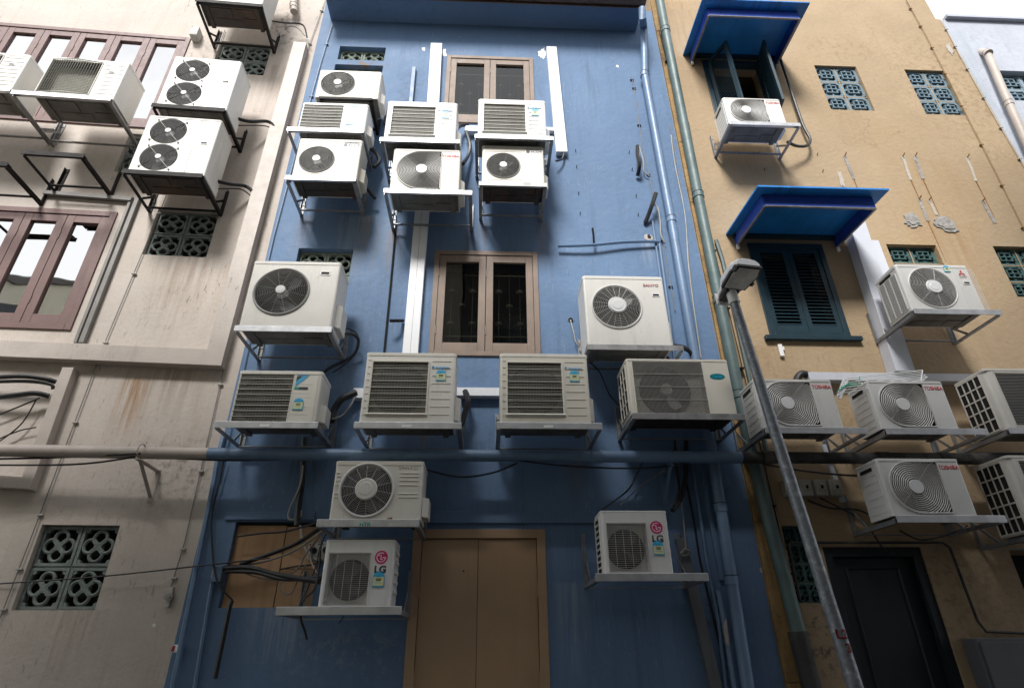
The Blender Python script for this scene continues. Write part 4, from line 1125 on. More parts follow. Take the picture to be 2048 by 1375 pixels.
def awning(rl, fl, rr_px, fr_px, label):
    """a sloping slab held out from the wall with a hanging valance on three sides"""
    d = solve_d(B, rl, fl); a, b = at(B, *rl), at(B, *fl, d); c = at(B, *fr_px, d)
    u0, u1 = a.x, c.x; z0, z1 = a.z, (b.z + c.z) / 2
    t = thing('awning', label, 'awning', B, (u0, 0, z0), 'awnings over the shuttered windows')
    W, D, dz = u1 - u0, d, z1 - z0
    zz = lambda y: dz * (-y / D)
    MB().add([(0, 0, 0), (W, 0, 0), (W, -D, dz), (0, -D, dz), (0, 0, .02), (W, 0, .02), (W, -D, dz + .02), (0, -D, dz + .02)],
             [(0, 1, 2, 3), (4, 7, 6, 5), (0, 4, 5, 1), (1, 5, 6, 2), (2, 6, 7, 3), (3, 7, 4, 0)]).build('awning_panel', 'awning', t)
    i0, i1, e, hv = .10, W - .11, D - .13, .15
    mb = MB()
    for p, q in (((i0, 0), (i0, -e)), ((i0, -e), (i1, -e)), ((i1, -e), (i1, 0))):
        P = Vector((*p, zz(p[1]))); Q = Vector((*q, zz(q[1]))); n = (Q - P).cross(Vector((0, 0, 1))).normalized() * .009
        vs = [P - n, Q - n, Q + n, P + n]; mb.add([v - Vector((0, 0, .002)) for v in vs] + [v - Vector((0, 0, hv)) for v in vs], [(0, 3, 2, 1), (4, 5, 6, 7), (0, 1, 5, 4), (1, 2, 6, 5), (2, 3, 7, 6), (3, 0, 4, 7)])
    mb.build('valance', 'valance', t)
    mb = MB(); q = [(i0, -.01, zz(-.01) - hv), (i0, -e, zz(-e) - hv), (i1, -e, zz(-e) - hv), (i1, -.01, zz(-.01) - hv)]
    for p, r in zip(q, q[1:]): mb.bar(p, r, .022, .012)
    mb.build('valance_edge', 'dirtygalv', t)
    for x in (i0, i1): MB().box(x - .014, x + .014, -.03, -.001, -hv - .06, -hv).build('wall_bolt', 'palesticker', t, bevel=.003)
    MB().box(.08, W - .09, -.05, 0, -.05, -.002).build('wall_batten', 'shutter', t)
    return t


awning((1366, 111), (1406, 1), None, (1619, 3), 'blue awning above the open shutters')
awning((1452, 470), (1516, 373), None, (1779, 380), 'blue awning above the closed shutters')

# ---- the white building and the rest of the row
white = building('shophouse', 'lower white plastered building beyond the ochre one', B)
WV = rect(B, (1990, 140), (2090, 142), (2036, 200), (2140, 203))
zW = at(B, 1960, 41).z
wall_sheet(white, 'whitewall', UYR, UYR + 4.5, 0, zW, [hole(WV, .2)], y=.012)
vent(white, WV, 2, 2, 'lattice', 'ventteal', 'whitewall', y=.08)
MB().box(UYR + .08, UYR + 4.6, -.05, .2, zW, zW + .05).build('parapet_cap', 'whitewall', white)

gm = MB().add([(-150, -150, 0), (150, -150, 0), (150, 150, 0), (-150, 150, 0)], [(0, 1, 2, 3)]).build('ground', 'asphalt'); tag(gm, kind='structure')

# the row across the alley, behind the camera: it shades the alley and shows in the panes
OY = -6.0
for i, (x0, x1, zt, mm, lb) in enumerate(((-16, -6.2, 8.45, 'opp', 'cream terrace across the alley, reflected in the mauve windows'), (-6.15, -.6, 9.8, 'opp', 'lower cream terrace across the alley, facing the beige building'),
                                         (-.55, 4.4, 9.7, 'oppdark', 'grey terrace across the alley, facing the blue building'), (4.45, 13, 12.2, 'oppdark', 'unseen grey terrace across the alley, made tall to shade the ochre building'))):  # last terrace is unseen, its height chosen to darken the ochre wall
    o = thing('terrace', lb, 'building', B, (0, 0, 0), 'buildings across the alley')
    mb = MB(); mb.box(x0, x1, OY - 6, OY, 0, zt)
    mb.build('wall', mm, o)
    MB().box(x0 - .05, x1 + .05, OY - 6.2, OY + (.04 if i == 0 else .3), zt, zt + .14).build('roof', 'oppdark', o)
    n = int((x1 - x0) / 1.7)
    for k in range(n):
        for z in (3.6, 6.6):
            if z + 1.5 > zt: continue
            x = x0 + (x1 - x0) * (k + .5) / n
            MB().box(x - .45, x + .45, OY - .01, OY + .03, z, z + 1.3).build('window', 'darkdoor', o)
# ------------------------------------------------------------------ the units
def b_old(txt_, mm, x=.83, z=.87, ww=.2, hh=.022, plate=None):
    def f(r, w, h):
        if plate: MB().box(x * w - w / 2 - ww * w * .58, x * w - w / 2 + ww * w * .58, -.002, .001, h * z - hh, h * z + hh).build('name_plate', plate, r)
        txt(r, 'lettering', txt_, x * w - w / 2, h * z, ww * w, mm, y=-.0035, h=hh, bold=.02)
    return f


def b_scor(r, w, h):
    MB().box(.34 * w - .13 * w, .34 * w + .13 * w, -.002, .001, h * .915, h * .955).build('name_plate', 'oldgrey', r)
    txt(r, 'lettering', 'TOSHIBA', .34 * w, h * .935, w * .24, 'greyink', y=-.0032, h=.018, bold=.02)
    st = MB().box(.20 * w, .49 * w, -.002, .001, h * .835, h * .905).build('service_sticker', 'palesticker', r)
    txt(st, 'lettering', 'SCOR', .385 * w, h * .87, w * .19, 'black', y=-.0032, h=.026, bold=.02)
    e = .021
    MB().prism([(.245 * w - e, h * .87 - e * .6), (.245 * w, h * .87 - e), (.245 * w + e, h * .87 - e * .6), (.245 * w + e, h * .87 + e * .6), (.245 * w, h * .87 + e), (.245 * w - e, h * .87 + e * .6)], -.0032, -.002).build('cube_mark', 'black', st)


def b_daikin(x, z, ww, mm='blueink'):
    def f(r, w, h):
        q = x * w - w / 2
        txt(r, 'lettering', 'DAIKIN', q + .008, h * z, ww * w, mm, y=-.006, h=.020, bold=.03)
        MB().prism([(q - ww * w * .72, h * z + .013), (q - ww * w * .52, h * z + .013), (q - ww * w * .72, h * z - .012)], -.0065, -.004).build('emblem', mm, r)
        txt(r, 'lettering', 'inverter', q + .008, h * z - .026, ww * w * .7, 'greyink', y=-.006, h=.012)
    return f


def b_daikin2(faded):
    def f(r, w, h):
        x0 = .70 * w - w / 2
        bl_ = 'cyan'
        txt(r, 'lettering', 'DAIKIN', x0 + .055, h * .935, .10, 'blueink', y=-.003, h=.02, bold=.03)
        mb = MB(); t = h * .905; s_ = .085
        mb.mat(0).prism([(x0, t), (x0 + s_ * .55, t), (x0, t - s_ * .55)], -.003, .0005)
        mb.mat(1).prism([(x0 + s_ * .58, t), (x0 + s_ * 1.15, t), (x0, t - s_ * 1.15), (x0, t - s_ * .58)], -.0032, .0005)
        mb.build('emblem', ['cyan' if faded else 'black', bl_], r)
        mb = MB(); mb.mat(0).box(x0 - .005, x0 + .035, -.003, .0005, h * .64, h * .69); mb.mat(1).box(x0 + .035, x0 + .11, -.003, .0005, h * .64, h * .69)
        mb.build('name_plate', ['greensticker', 'cyan' if faded else 'black'], r)
        mb = MB(); x1 = .945 * w - w / 2
        for z in (.75, .57, .49, .30, .16): mb.box(x0 - .01, x1 - .03, -.002, .001, h * z - .0022, h * z + .0022)
        mb.box(x1 + .005, x1 + .012, -.006, .001, .01, h - .03); mb.box(x0 - .022, x0 - .016, -.004, .001, .01, h - .03)
        merge_into(casing_of(r), mb)
    return f


def b_lines(r, w, h):
    mb = MB(); rows = (.80, .74, .67, .59, .44, .38)
    for z in rows:
        mb.tube([(.24 * w, -.001, h * z), (.45 * w, -.001, h * z)], .0045, 5); mb.tube([(-.475 * w, -.001, h * z), (-.43 * w, -.001, h * z)], .0045, 5)
    merge_into(casing_of(r), mb)
    txt(r, 'lettering', 'SANYO', .33 * w, h * .90, w * .22, 'oldgrey', y=-.002, h=.028, bold=.01)
    MB().prism([(.12 * w, .0), (.20 * w, .0), (.19 * w, .02), (.15 * w, .015)], -.0015, .0005).build('rust_spot', 'rust', r)


U = {}
U[1] = unit('twin', L, (397, 0), (523, 14), None, .62, .34, 'twin fan unit cut off by the top of the picture, above a vent', h=1.05, m='oldwhite', under='underdark')
U[2] = unit('twin', L, (311, 208), (452, 222), (357, 113), .58, .34, 'upper of two stacked twin fan units beside the mauve window row', m='white')
U[3] = unit('twin', L, (254, 340), (408, 352), (305, 231), .58, .34, 'lower of two stacked twin fan units, above a vent opening', m='oldwhite', under='underdark')
U[4] = unit('dots', L, (64, 186), (226, 199), (104, 114), .70, .36, 'unit with bowed perforated guard in front of the mauve windows')
U[5] = unit('ridged', L, None or (-140, 166), (21, 181), (-95, 98), .70, .36, 'ridged unit cut off by the edge of the picture beside the mauve windows')
U[6] = unit('fan', B, (629, 192), (756, 199), (640, 140), .50, .30, 'small round fan unit with green name plate below a vent', cx=.325, cz=.53, R=.268, rings=9, spokes=6, square=True, m='ivory', badge=b_old('TOSHIBA', 'palesticker', .82, .87, .17, .02, 'greensticker'), wire='wire')
U[7] = unit('louvre', B, (594, 258), (729, 262), (605, 206), .55, .30, 'sun faded louvred unit with pale triangle emblem, over a round fan unit', gx=(.02, .63), gz=(.02, .95), framed=False, nr=0, bars=8, badge=b_daikin2(True), elabel=(.76, .30), gm='louvre', m='white')
U[8] = unit('louvre', B, (766, 279), (911, 282), (778, 204), .60, .32, 'louvred unit with blue label beside the cracked white trunking', badge=b_daikin(.84, .80, .155), m='white')
U[9] = unit('louvre', B, (955, 272), (1094, 276), (959, 199), .60, .32, 'louvred unit with blue label in front of the top tan window', badge=b_daikin(.84, .80, .155), m='white')
U[10] = unit('fan', B, (582, 354), (713, 358), (600, 278), .54, .30, 'round fan unit with worn service sticker, at the beige building side', cx=.335, cz=.47, R=.272, rings=9, spokes=6, square=True, m='ivory', badge=b_scor, under='underdark')
U[11] = unit('D', B, (778, 381), (918, 383), (788, 299), .57, .32, 'ringed grille unit with red lettering under a louvred unit', m='ivory')
U[12] = unit('fan', B, (963, 366), (1090, 369), (966, 292), .54, .30, 'round fan unit with service sticker and badly rusted underside', cx=.342, cz=.47, R=.268, rings=9, spokes=6, square=True, m='ivory', badge=b_scor, under='underdark')
U[13] = unit('fan', B, (477, 651), (661, 658), (512, 521), .58, .34, 'large weathered round fan unit covering a green vent', cx=.384, cz=.535, R=.305, rings=13, spokes=12, m='oldwhite', plaque=(.84, .83, .075), r0=.16, rim=.009, bulge=.03, hubm='greywhite', wire='wire', under='under')
U[14] = unit('fan', B, (1176, 690), (1346, 693), (1168, 552), .46, .34, 'large clean white round fan unit with red lettering', cx=.388, cz=.55, R=.30, rings=10, spokes=20, m='white', plaque=(.885, .73, .06), r0=.32, rim=.008, bulge=.035, hubm='hub', wire='wirelight', badge=b_old('SANYO', 'redfade', .84, .875, .19, .032), rot=.1, gw=.0012)
U[15] = unit('louvre', B, (456, 844), (629, 845), (477, 742), .56, .30, 'unit with square louvred guard and blue black triangle emblem', gx=(.02, .665), gz=(.01, .955), framed=False, nr=0, bars=9, badge=b_daikin2(False), elabel=(.775, .33), ticks=4, m='ivory', fine=30)
U[16] = unit('louvre', B, (717, 845), (907, 846), (733, 706), .60, .32, 'louvred unit with pale blue label under the white trunking, between two others', badge=b_daikin(.845, .79, .15), m='ivory')
U[17] = unit('louvre', B, (1000, 846), (1184, 847), (1002, 708), .60, .32, 'louvred unit with pale blue label under the middle tan window', badge=b_daikin(.845, .79, .15), m='ivory')
U[18] = unit('carrier', B, (1264, 828), (1476, 828), (1252, 719), .58, .38, 'old vertical finned unit with oval teal badge', m='ivory', under='underdark')
U[19] = unit('fan', B, (657, 1039), (840, 1039), (674, 923), .58, .32, 'grimy round fan unit with pressed lines, over a pink roundel unit', cx=.38, cz=.505, R=.298, rings=11, spokes=14, m='ivory', r0=.36, rim=.009, bulge=.03, hubm='ivory', wire='wirelight', hub=None, badge=b_lines, under='underdark')
U[20] = unit('lg', B, (634, 1212), (780, 1212), (655, 1080), .55, .27, 'pink roundel unit beside the boarded recess', m='greywhite')
U[21] = unit('lg', B, (1210, 1146), (1349, 1146), (1201, 1022), .55, .27, 'pink roundel unit standing alone beside the door', m='greywhite')
U[22] = unit('D', B, (1458, 245), (1575, 249), (1445, 196), .50, .30, 'ringed grille unit with red lettering in front of the open shutters', m='white')
U[23] = unit('mits', B, (1825, 620), (1973, 621), (1786, 530), .60, .33, 'unit with three diamond emblem below two vents', m='greywhite')
U[24] = unit('D', B, (1528, 855), (1689, 856), (1511, 759), .60, .30, 'ringed grille unit with red lettering partly behind the lamp pole', m='greywhite')
U[25] = unit('D', B, (1764, 857), (1920, 858), (1732, 762), .60, .30, 'ringed grille unit with red lettering beside the white clothes rack', m='greywhite')
U[26] = unit('slat', B, (2017, 856), None, (1985, 738), .60, .36, 'fine slatted unit at the end of the upper ochre row', w=.88, m='oldwhite')
U[27] = unit('D', B, (1787, 1031), (1957, 1031), (1752, 918), .60, .30, 'lowest ringed grille unit with red lettering, above the dark door', m='greywhite')
U[28] = unit('slat', B, (2074, 1062), None, (2026, 916), .60, .36, 'fine slatted unit lower down, mostly cut off by the edge of the picture', w=.88, m='oldwhite', h=.62)
E = {i + 1: UNITS[i] for i in range(28)}
brk = [
    (1, 'dark steel bracket under the topmost twin fan unit', dict(m='darksteel', left=.02, right=.02)),
    (2, 'dark steel bracket under the upper stacked twin fan unit', dict(m='darksteel', left=.02, right=.0)),
    (3, 'dark steel bracket under the lower stacked twin fan unit', dict(m='darksteel', left=.03, right=.0)),
    (4, 'grimy steel bracket under the perforated guard unit', dict(m='dirtygalv', left=.18, right=.0, rail_m='galv')),
    (5, 'grimy steel bracket under the ridged unit at the picture edge', dict(m='dirtygalv', left=.1, right=.02, rail_m='galv')),
    (6, 'short dark bracket arms under the green plated fan unit', dict(m='darksteel', left=-.06, right=-.06, lip=False, lower=.018)),
    (7, 'galvanised bracket under the sun faded louvred unit', dict(left=.10, right=.0)),
    (8, 'galvanised bracket under the louvred unit beside the cracked trunking', dict(left=.03, right=.05, tag_sticker=True)),
    (9, 'galvanised bracket under the louvred unit at the top tan window', dict(left=.03, right=.07, tag_sticker=True)),
    (10, 'grimy bracket under the fan unit with the worn sticker', dict(m='dirtygalv', left=.05, right=.0, rail_m='galv')),
    (11, 'galvanised bracket under the red lettered unit on the blue wall', dict(left=.05, right=.14, tag_sticker=True)),
    (12, 'rusty bracket under the rusted round fan unit', dict(m='dirtygalv', left=.03, right=.02)),
    (13, 'rust streaked bracket under the large weathered fan unit', dict(m='dirtygalv', left=.02, right=.02, rail_m='galv')),
    (14, 'short bracket under the clean white fan unit', dict(m='dirtygalv', left=.02, right=.09)),
    (15, 'galvanised bracket under the triangle emblem louvred unit', dict(left=.10, right=.04, tag_sticker=True)),
    (16, 'galvanised bracket with sticker under the louvred unit left of the tan window', dict(left=.03, right=.07, tag_sticker=True)),
    (17, 'galvanised bracket with sticker under the louvred unit below the tan window', dict(left=.03, right=.08, tag_sticker=True)),
    (18, 'dark grimy bracket under the vertical finned unit', dict(m='dirtygalv', left=.01, right=.05)),
    (19, 'bracket with green stencilled letters under the pressed line unit', dict(m='dirtygalv', left=.08, right=.0, rail_m='galv', letter='HTR')),
    (20, 'wide galvanised bracket below the boarded recess', dict(left=.28, right=.09)),
    (21, 'wide galvanised bracket beside the tan door', dict(left=.08, right=.25, post=.40)),
    (22, 'galvanised bracket below the open shutters', dict(left=.01, right=.14)),
    (23, 'galvanised bracket under the diamond emblem unit', dict(left=.01, right=.12)),
    (24, 'galvanised bracket behind the lamp pole', dict(left=.01, right=.18)),
    (25, 'galvanised bracket under the unit beside the clothes rack', dict(left=-.01, right=.22)),
    (26, 'galvanised bracket under the upper fine slatted unit', dict(left=.03, right=.1)),
    (27, 'galvanised bracket above the dark door', dict(left=.0, right=.20)),
    (28, 'galvanised bracket under the lower fine slatted unit', dict(left=.03, right=.1)),
]
for i, lb, o in brk: unit_bracket(E[i], lb, **o)
# two brackets without a unit
a, b = at(L, 47, 306, .56), at(L, 172, 313, .56)
bracket(L, (a.x + b.x) / 2, .56, (a.z + b.z) / 2, b.x - a.x, 'empty dark bracket below the perforated guard unit', m='darksteel', gusset=False, gap=.12)
a = at(L, 20, 330, .56)
bracket(L, a.x - .36, .56, a.z, .72, 'empty dark bracket cut off by the picture edge', m='darksteel', gusset=False, gap=.12)


# ------------------------------------------------------------------ pipes, trunking, small things
def strip(name, label, cat, fr, pts, width, d0, d1, material, group=None, part='run', seams=()):
    """flat trunking along a path of photograph points lying on its outer face"""
    P = [at(fr, px, py, d1) for px, py in pts]; P = [(p.x, p.z) for p in P]
    n = len(P); Lf, Rt = [], []
    for i in range(n):
        t0 = Vector(P[i]) - Vector(P[max(i - 1, 0)]) if i else Vector(P[1]) - Vector(P[0])
        t1 = Vector(P[min(i + 1, n - 1)]) - Vector(P[i]) if i < n - 1 else t0
        t0.normalize(); t1.normalize(); n0 = Vector((-t0.y, t0.x)); n1 = Vector((-t1.y, t1.x)); m = (n0 + n1).normalized(); k = 1 / max(.4, m.dot(n0))
        Lf.append(Vector(P[i]) + m * k * width / 2); Rt.append(Vector(P[i]) - m * k * width / 2)
    mb = MB()
    for i in range(n - 1):
        q = [Lf[i], Rt[i], Rt[i + 1], Lf[i + 1]]
        vs = [(x.x, -d1, x.y) for x in q] + [(x.x, -d0, x.y) for x in q]
        mb.add(vs, [(0, 1, 2, 3), (7, 6, 5, 4)] + [(j, j + 4, (j + 1) % 4 + 4, (j + 1) % 4) for j in range(4) if not ((j == 1 and False))])
    if seams:
        for i in range(n - 1):
            a_, b_ = (Lf[i] + Rt[i]) / 2, (Lf[i + 1] + Rt[i + 1]) / 2; w_ = (b_ - a_).normalized(); w_ = Vector((-w_.y, w_.x)) * .0028
            mb.mat(1).add([(x.x, -d1 - .0006, x.y) for x in (a_ + w_, a_ - w_, b_ - w_, b_ + w_)], [(0, 1, 2, 3)]).mat(0)
    o = mb.build(name, [material, 'oldgrey'], bevel=.003); place(o, fr); return tag(o, label, cat, group)


strip('trunking', 'beige trunking turning a corner round the beige wall', 'trunking', L, [(-60, 693), (416 + 12, 714), (600, 84)], .17, .0, .11, 'beigepipe')
strip('trunking', 'beige trunking dropping past the big pipe and turning off the picture', 'trunking', L, [(136, 734), (52, 965), (-60, 958)], .10, 0, .09, 'beigepipe')
strip('steel_channel', 'grey steel channel running down beside the lower mauve window', 'channel', L, [(276, 390), (161, 684)], .045, 0, .05, 'channel', 'pair of grey channels')
strip('steel_channel', 'paler steel channel just inside the other by the mauve window', 'channel', L, [(263, 392), (149, 684)], .03, 0, .035, 'channel', 'pair of grey channels')
strip('angle_rail', 'rusty steel angle rail under the empty bracket', 'rail', L, [(86, 383), (262, 397)], .05, 0, .05, 'channel')
strip('trunking', 'twin white trunking beside the top tan window', 'trunking', B, [(873, 86), (866, 205)], .155, 0, .07, 'peeltrunk', 'white trunking on the blue wall', seams=True)
strip('trunking', 'twin white trunking running down beside the middle tan window', 'trunking', B, [(853, 310), (820, 706)], .155, 0, .07, 'trunk', 'white trunking on the blue wall', seams=True)
strip('trunking', 'white trunking stepping down near the top of the blue wall by the bare patch', 'trunking', B, [(1103, 93), (1124, 303)], .14, 0, .07, 'peeltrunk', 'white trunking on the blue wall', seams=True)
strip('trunking', 'short white trunking behind the louvred unit at the top tan window', 'trunking', B, [(1086, 257), (1112, 258)], .06, 0, .06, 'trunk', 'white trunking on the blue wall')
strip('trunking', 'short white trunking between the two top louvred units', 'trunking', B, [(930, 256), (962, 257)], .09, 0, .08, 'trunk', 'white trunking on the blue wall')
strip('trunking', 'white trunking stub behind the lower louvred unit, left end', 'trunking', B, [(706, 785), (760, 786)], .10, 0, .08, 'trunk', 'white trunking on the blue wall')
strip('trunking', 'white trunking between the two lower louvred units', 'trunking', B, [(880, 782), (1010, 783)], .085, 0, .08, 'trunk', 'white trunking on the blue wall')
strip('trunking', 'narrow slate blue trunking beside the white one under the eave', 'trunking', B, [(828, 133), (821, 206)], .05, 0, .05, 'steelblue')
strip('duct', 'wide grey white duct running down the ochre wall', 'duct', B, [(1700, 400), (1812, 742)], .20, 0, .14, 'duct', 'grey white ducts on the ochre wall')
strip('duct', 'narrower duct joining the wide one beside the closed shutters', 'duct', B, [(1748, 480), (1800, 620)], .11, 0, .09, 'duct', 'grey white ducts on the ochre wall')
strip('duct', 'level grey white duct above the red lettered units', 'duct', B, [(1618, 751), (2140, 757)], .085, 0, .10, 'duct', 'grey white ducts on the ochre wall')
strip('trunking', 'thin white trunking behind the meter boxes', 'trunking', B, [(1648, 888), (1688, 1003)], .045, 0, .03, 'duct')
strip('trunking', 'dark slanting trunking under the lone roundel unit', 'trunking', B, [(1362, 1075), (1440, 1400)], .09, 0, .06, 'bin')
strip('conduit', 'pale blue flat conduit with a small box on the blue wall', 'conduit', B, [(1408, 945), (1419, 1022), (1446, 1160)], .04, 0, .03, 'steelblue')

cable('elbow', 'black insulated elbow at the end of the level duct', 'elbow', B, [(1618, 750, .06), (1603, 748, .06), (1594, 760, .05), (1592, 790, .03)], .038, 'rubber', n=10)


def pipe(name, label, cat, fr, pts, r, material, joints=(), group=None, clips=()):
    q = [at(fr, *p) for p in pts]; o = q[0].copy(); q = [p - o for p in q]
    t = thing(name, label, cat, fr, o, group)
    MB().tube(q, r, 14).build('pipe_run', material, t, smooth=True)
    for px, py, d in joints:
        p = at(fr, px, py, d) - o; k = min(range(len(q) - 1), key=lambda i: abs((q[i] + q[i + 1]).z / 2 - p.z)); dv = (q[k + 1] - q[k]).normalized()
        f = (p.z - q[k].z) / (q[k + 1].z - q[k].z) if abs(q[k + 1].z - q[k].z) > .05 else 0
        p = q[k] + (q[k + 1] - q[k]) * f if f else p
        MB().tube([p - dv * .035, p + dv * .035], r * 1.13, 14).build('pipe_joint', material, t)
        MB().tube([p - dv * .040, p - dv * .034], r * 1.17, 14).build('joint_band', 'darksteel', t)
    for px, py, d in clips:
        p = at(fr, px, py, d) - o
        MB().box(p.x - r * 1.8, p.x + r * 1.8, -.004 - o.y - r * .2, -o.y - .001, p.z - .012, p.z + .012).build('pipe_clip', 'darksteel', t)
    return t


pipe('drainpipe', 'blue drainpipe from the brown gutter down the blue wall', 'drainpipe', B, [(1284, 18, dE + .05), (1285, 36, dE + .03), (1288, 60, .16), (1289, 148, .10), (1345, 455, .08), (1398, 760, .08), (1429, 930, .08), (1444, 1030, .08), (1500, 1400, .08)], .05, 'bluepipe', [(1289, 150, .10), (1341, 440, .08), (1445, 1015, .08), (1463, 1160, .08)])
pipe('drainpipe', 'grey green drainpipe beside the grimy ochre strip', 'drainpipe', B, [(1314, -30, .10), (1331, 62, .10), (1396, 390, .09), (1441, 610, .09), (1480, 800, .09), (1530, 1010, .09), (1604, 1290, .09)], .06, 'greenpipe', [(1331, 62, .10), (1398, 392, .09), (1441, 600, .09), (1481, 790, .09)])
pipe('drainpipe', 'dark lower drainpipe section continuing the grey green one', 'drainpipe', B, [(1594, 1262, .09), (1640, 1440, .09)], .075, 'grimepipe')
cable('conduit', 'thin dark conduit hugging the grey green drainpipe', 'conduit', B, [(1432, 480, .03), (1445, 520, .03), (1500, 760, .03), (1540, 930, .03)], .022, 'greenpipe', straight=True)
cable('conduit', 'thin black conduit behind the grey green drainpipe, upper wall', 'conduit', B, [(1376, 245, .02), (1420, 480, .02)], .012, 'rubber', straight=True)
pipe('drainpipe', 'thick white drainpipe with a collar on the white building', 'drainpipe', B, [(1962, 103, -.01), (1974, 106, .09), (2010, 190, .09), (2080, 345, .09)], .048, 'beigepipe', [(1968, 108, .09), (2018, 208, .09)])
pipe('drainpipe', 'short beige pipe end above the corner trunking', 'drainpipe', L, [(584, -60, .10), (588, 24, .10)], .05, 'beigepipe', [(587, 14, .10)])

# the long pipe across all three walls, painted differently on each
dP = .30
for nm, lb, mm, p in (('a', 'beige stretch of the long level pipe, on the beige wall', 'beigepipe', ((-80, 894), (418, 907))), ('b', 'blue stretch of the long level pipe, on the blue wall', 'bluepipe', ((418, 907), (1482, 914))), ('c', 'peeling black stretch of the long level pipe, on the ochre wall', 'grimepipe', ((1482, 914), (2150, 918)))):
    a, b = at(B, *p[0], dP), at(B, *p[1], dP)
    if nm == 'a': a = b + Vector((-4.2, -.16, -.0))
    t = thing('level_pipe', lb, 'pipe', B, a, 'stretches of the long level pipe')
    MB().tube([(0, 0, 0), b - a], .052, 14).build('pipe_run', mm, t, smooth=True)
    k = b - a
    for f in ((.12,) if nm == 'a' else (.35, .72) if nm == 'b' else (.08, .42, .6)):
        MB().tube([k * f - k.normalized() * .05, k * f + k.normalized() * .05], .058, 14).build('pipe_joint', mm, t)
    if nm == 'c':
        for f in (.45,): MB().box(k.x * f - .05, k.x * f + .05, -.06, .06, k.z * f - .15, k.z * f - .05).build('valve_body', 'grimepipe', t, bevel=.015)


def pipe_bracket(fr, px, py, d, label, m='beigepipe'):
    p = at(fr, px, py, d); t = thing('pipe_bracket', label, 'bracket', fr, (p.x, -d, p.z), 'brackets carrying the long pipe')
    MB().box(-.022, .022, -.02, d, -.075, -.068).box(-.022, -.015, -.02, d, -.075, -.05).build('arm', m, t)
    MB().box(-.022, .022, d - .008, d - .001, -.34, -.05).build('wall_post', m, t)
    MB().bar((0, .02, -.07), (0, d - .01, -.30), .03, .006).build('brace', m, t)
    MB().tube([(0, .062 * math.cos(a), .062 * math.sin(a)) for a in [math.pi * i / 8 - .2 for i in range(13)]], .006, 5).build('strap', m, t)


pipe_bracket(L, 283, 902, .36, 'small beige bracket carrying the long pipe on the beige wall')
pipe_bracket(B, 1340, 914, .30, 'blue bracket carrying the long pipe behind the drainpipe', 'bluepipe')


def wire_line(label, fr, pts, clips, m='greycable', r=.005, d=.02, cm='palecable'):
    q = [at(fr, px, py, d) for px, py in pts]; o = q[0].copy()
    t = thing('down_conductor', label, 'wire', fr, o, 'clipped wires down the walls')
    MB().tube([p - o for p in q], r, 5).build('wire_run', m, t)
    for k in range(clips):
        f = (k + .5) / clips * (len(q) - 1); i = int(f); p = q[i] + (q[i + 1] - q[i]) * (f - i) - o
        MB().box(p.x - .024, p.x + .024, -.006, d - .001, p.z - .007, p.z + .007).build('wire_clip', cm, t, bevel=.003)
    return t


wire_line('thin clipped wire down the beige wall beside the lower vent', L, [(450, 60), (330, 398), (210, 684), (60, 1080), (-10, 1260)], 9)
wire_line('thin clipped wire down the beige wall next to the blue building', L, [(654, -10), (612, 108), (545, 300), (444, 752), (370, 1080), (338, 1186)], 9)
wire_line('thin clipped wire down the blue wall beside its drainpipe', B, [(1262, 150), (1268, 175), (1284, 288), (1326, 480), (1350, 620)], 6, cm='steelblue')
wire_line('thin clipped wire on the grimy strip between blue and ochre walls', B, [(1318, 60), (1390, 340), (1443, 560), (1500, 800), (1565, 1090), (1625, 1330)], 10, m='darksteel', d=.06, cm='darksteel')
wire_line('thin clipped wire at the far edge of the ochre wall', B, [(1812, 0), (1852, 70), (1905, 175), (1985, 330), (2070, 500)], 8, m='strip', cm='strip')
wire_line('pale clipped wire along the seam with the white building', B, [(1885, 42), (1920, 110), (1985, 225), (2060, 350)], 6, m='palecable', cm='palecable')
wire_line('blue painted wire down the edge of the blue wall', B, [(665, 48), (640, 130), (604, 260), (548, 470), (500, 680), (440, 960)], 5, m='steelblue', cm='steelblue', r=.006)

cable('conduit', 'blue seam pipe down the edge of the blue wall', 'conduit', B, [(448, 868, .02), (437, 905, .05), (428, 960, .05), (340, 1400, .05)], .022, 'bluepipe', straight=True)
cable('conduit', 'blue conduit dropping from the small blue box', 'conduit', B, [(424, 1165, .03), (385, 1400, .03)], .016, 'bluepipe', straight=True)
cable('conduit', 'black conduit dropping below the boarded recess', 'conduit', B, [(464, 1200, .05), (459, 1214, .06), (430, 1356, .05)], .018, 'rubber', straight=True)
cable('conduit', 'thin grey conduit down the blue wall past the white trunking', 'conduit', B, [(792, 445, .02), (780, 580, .02), (768, 704, .02)], .010, 'darksteel', straight=True)
cable('conduit', 'bowed blue pipe across the upper blue wall with a short stub', 'conduit', B, [(1116, 492, .06), (1180, 490, .07), (1250, 484, .06), (1312, 483, .05), (1319, 487, .04)], .017, 'steelblue')
cable('conduit', 'blue conduit running down behind the clean white fan unit', 'conduit', B, [(1319, 485, .04), (1332, 580, .04), (1350, 720, .04)], .017, 'steelblue', straight=True)
cable('conduit', 'flat blue conduit beside the clean white fan unit', 'conduit', B, [(1305, 440, .02), (1322, 560, .02), (1335, 640, .02)], .014, 'steelblue', straight=True)
cable('pipe_stub', 'short dark stub standing out of the bowed blue pipe', 'pipe', B, [(1188, 488, .06), (1187, 470, .10), (1185, 456, .12)], .012, 'darksteel', straight=True)
cable('conduit', 'blue conduit low on the blue wall beside the drainpipe', 'conduit', B, [(1378, 900, .03), (1395, 990, .03), (1412, 1110, .03), (1436, 1235, .03), (1455, 1400, .03)], .016, 'steelblue', straight=True)
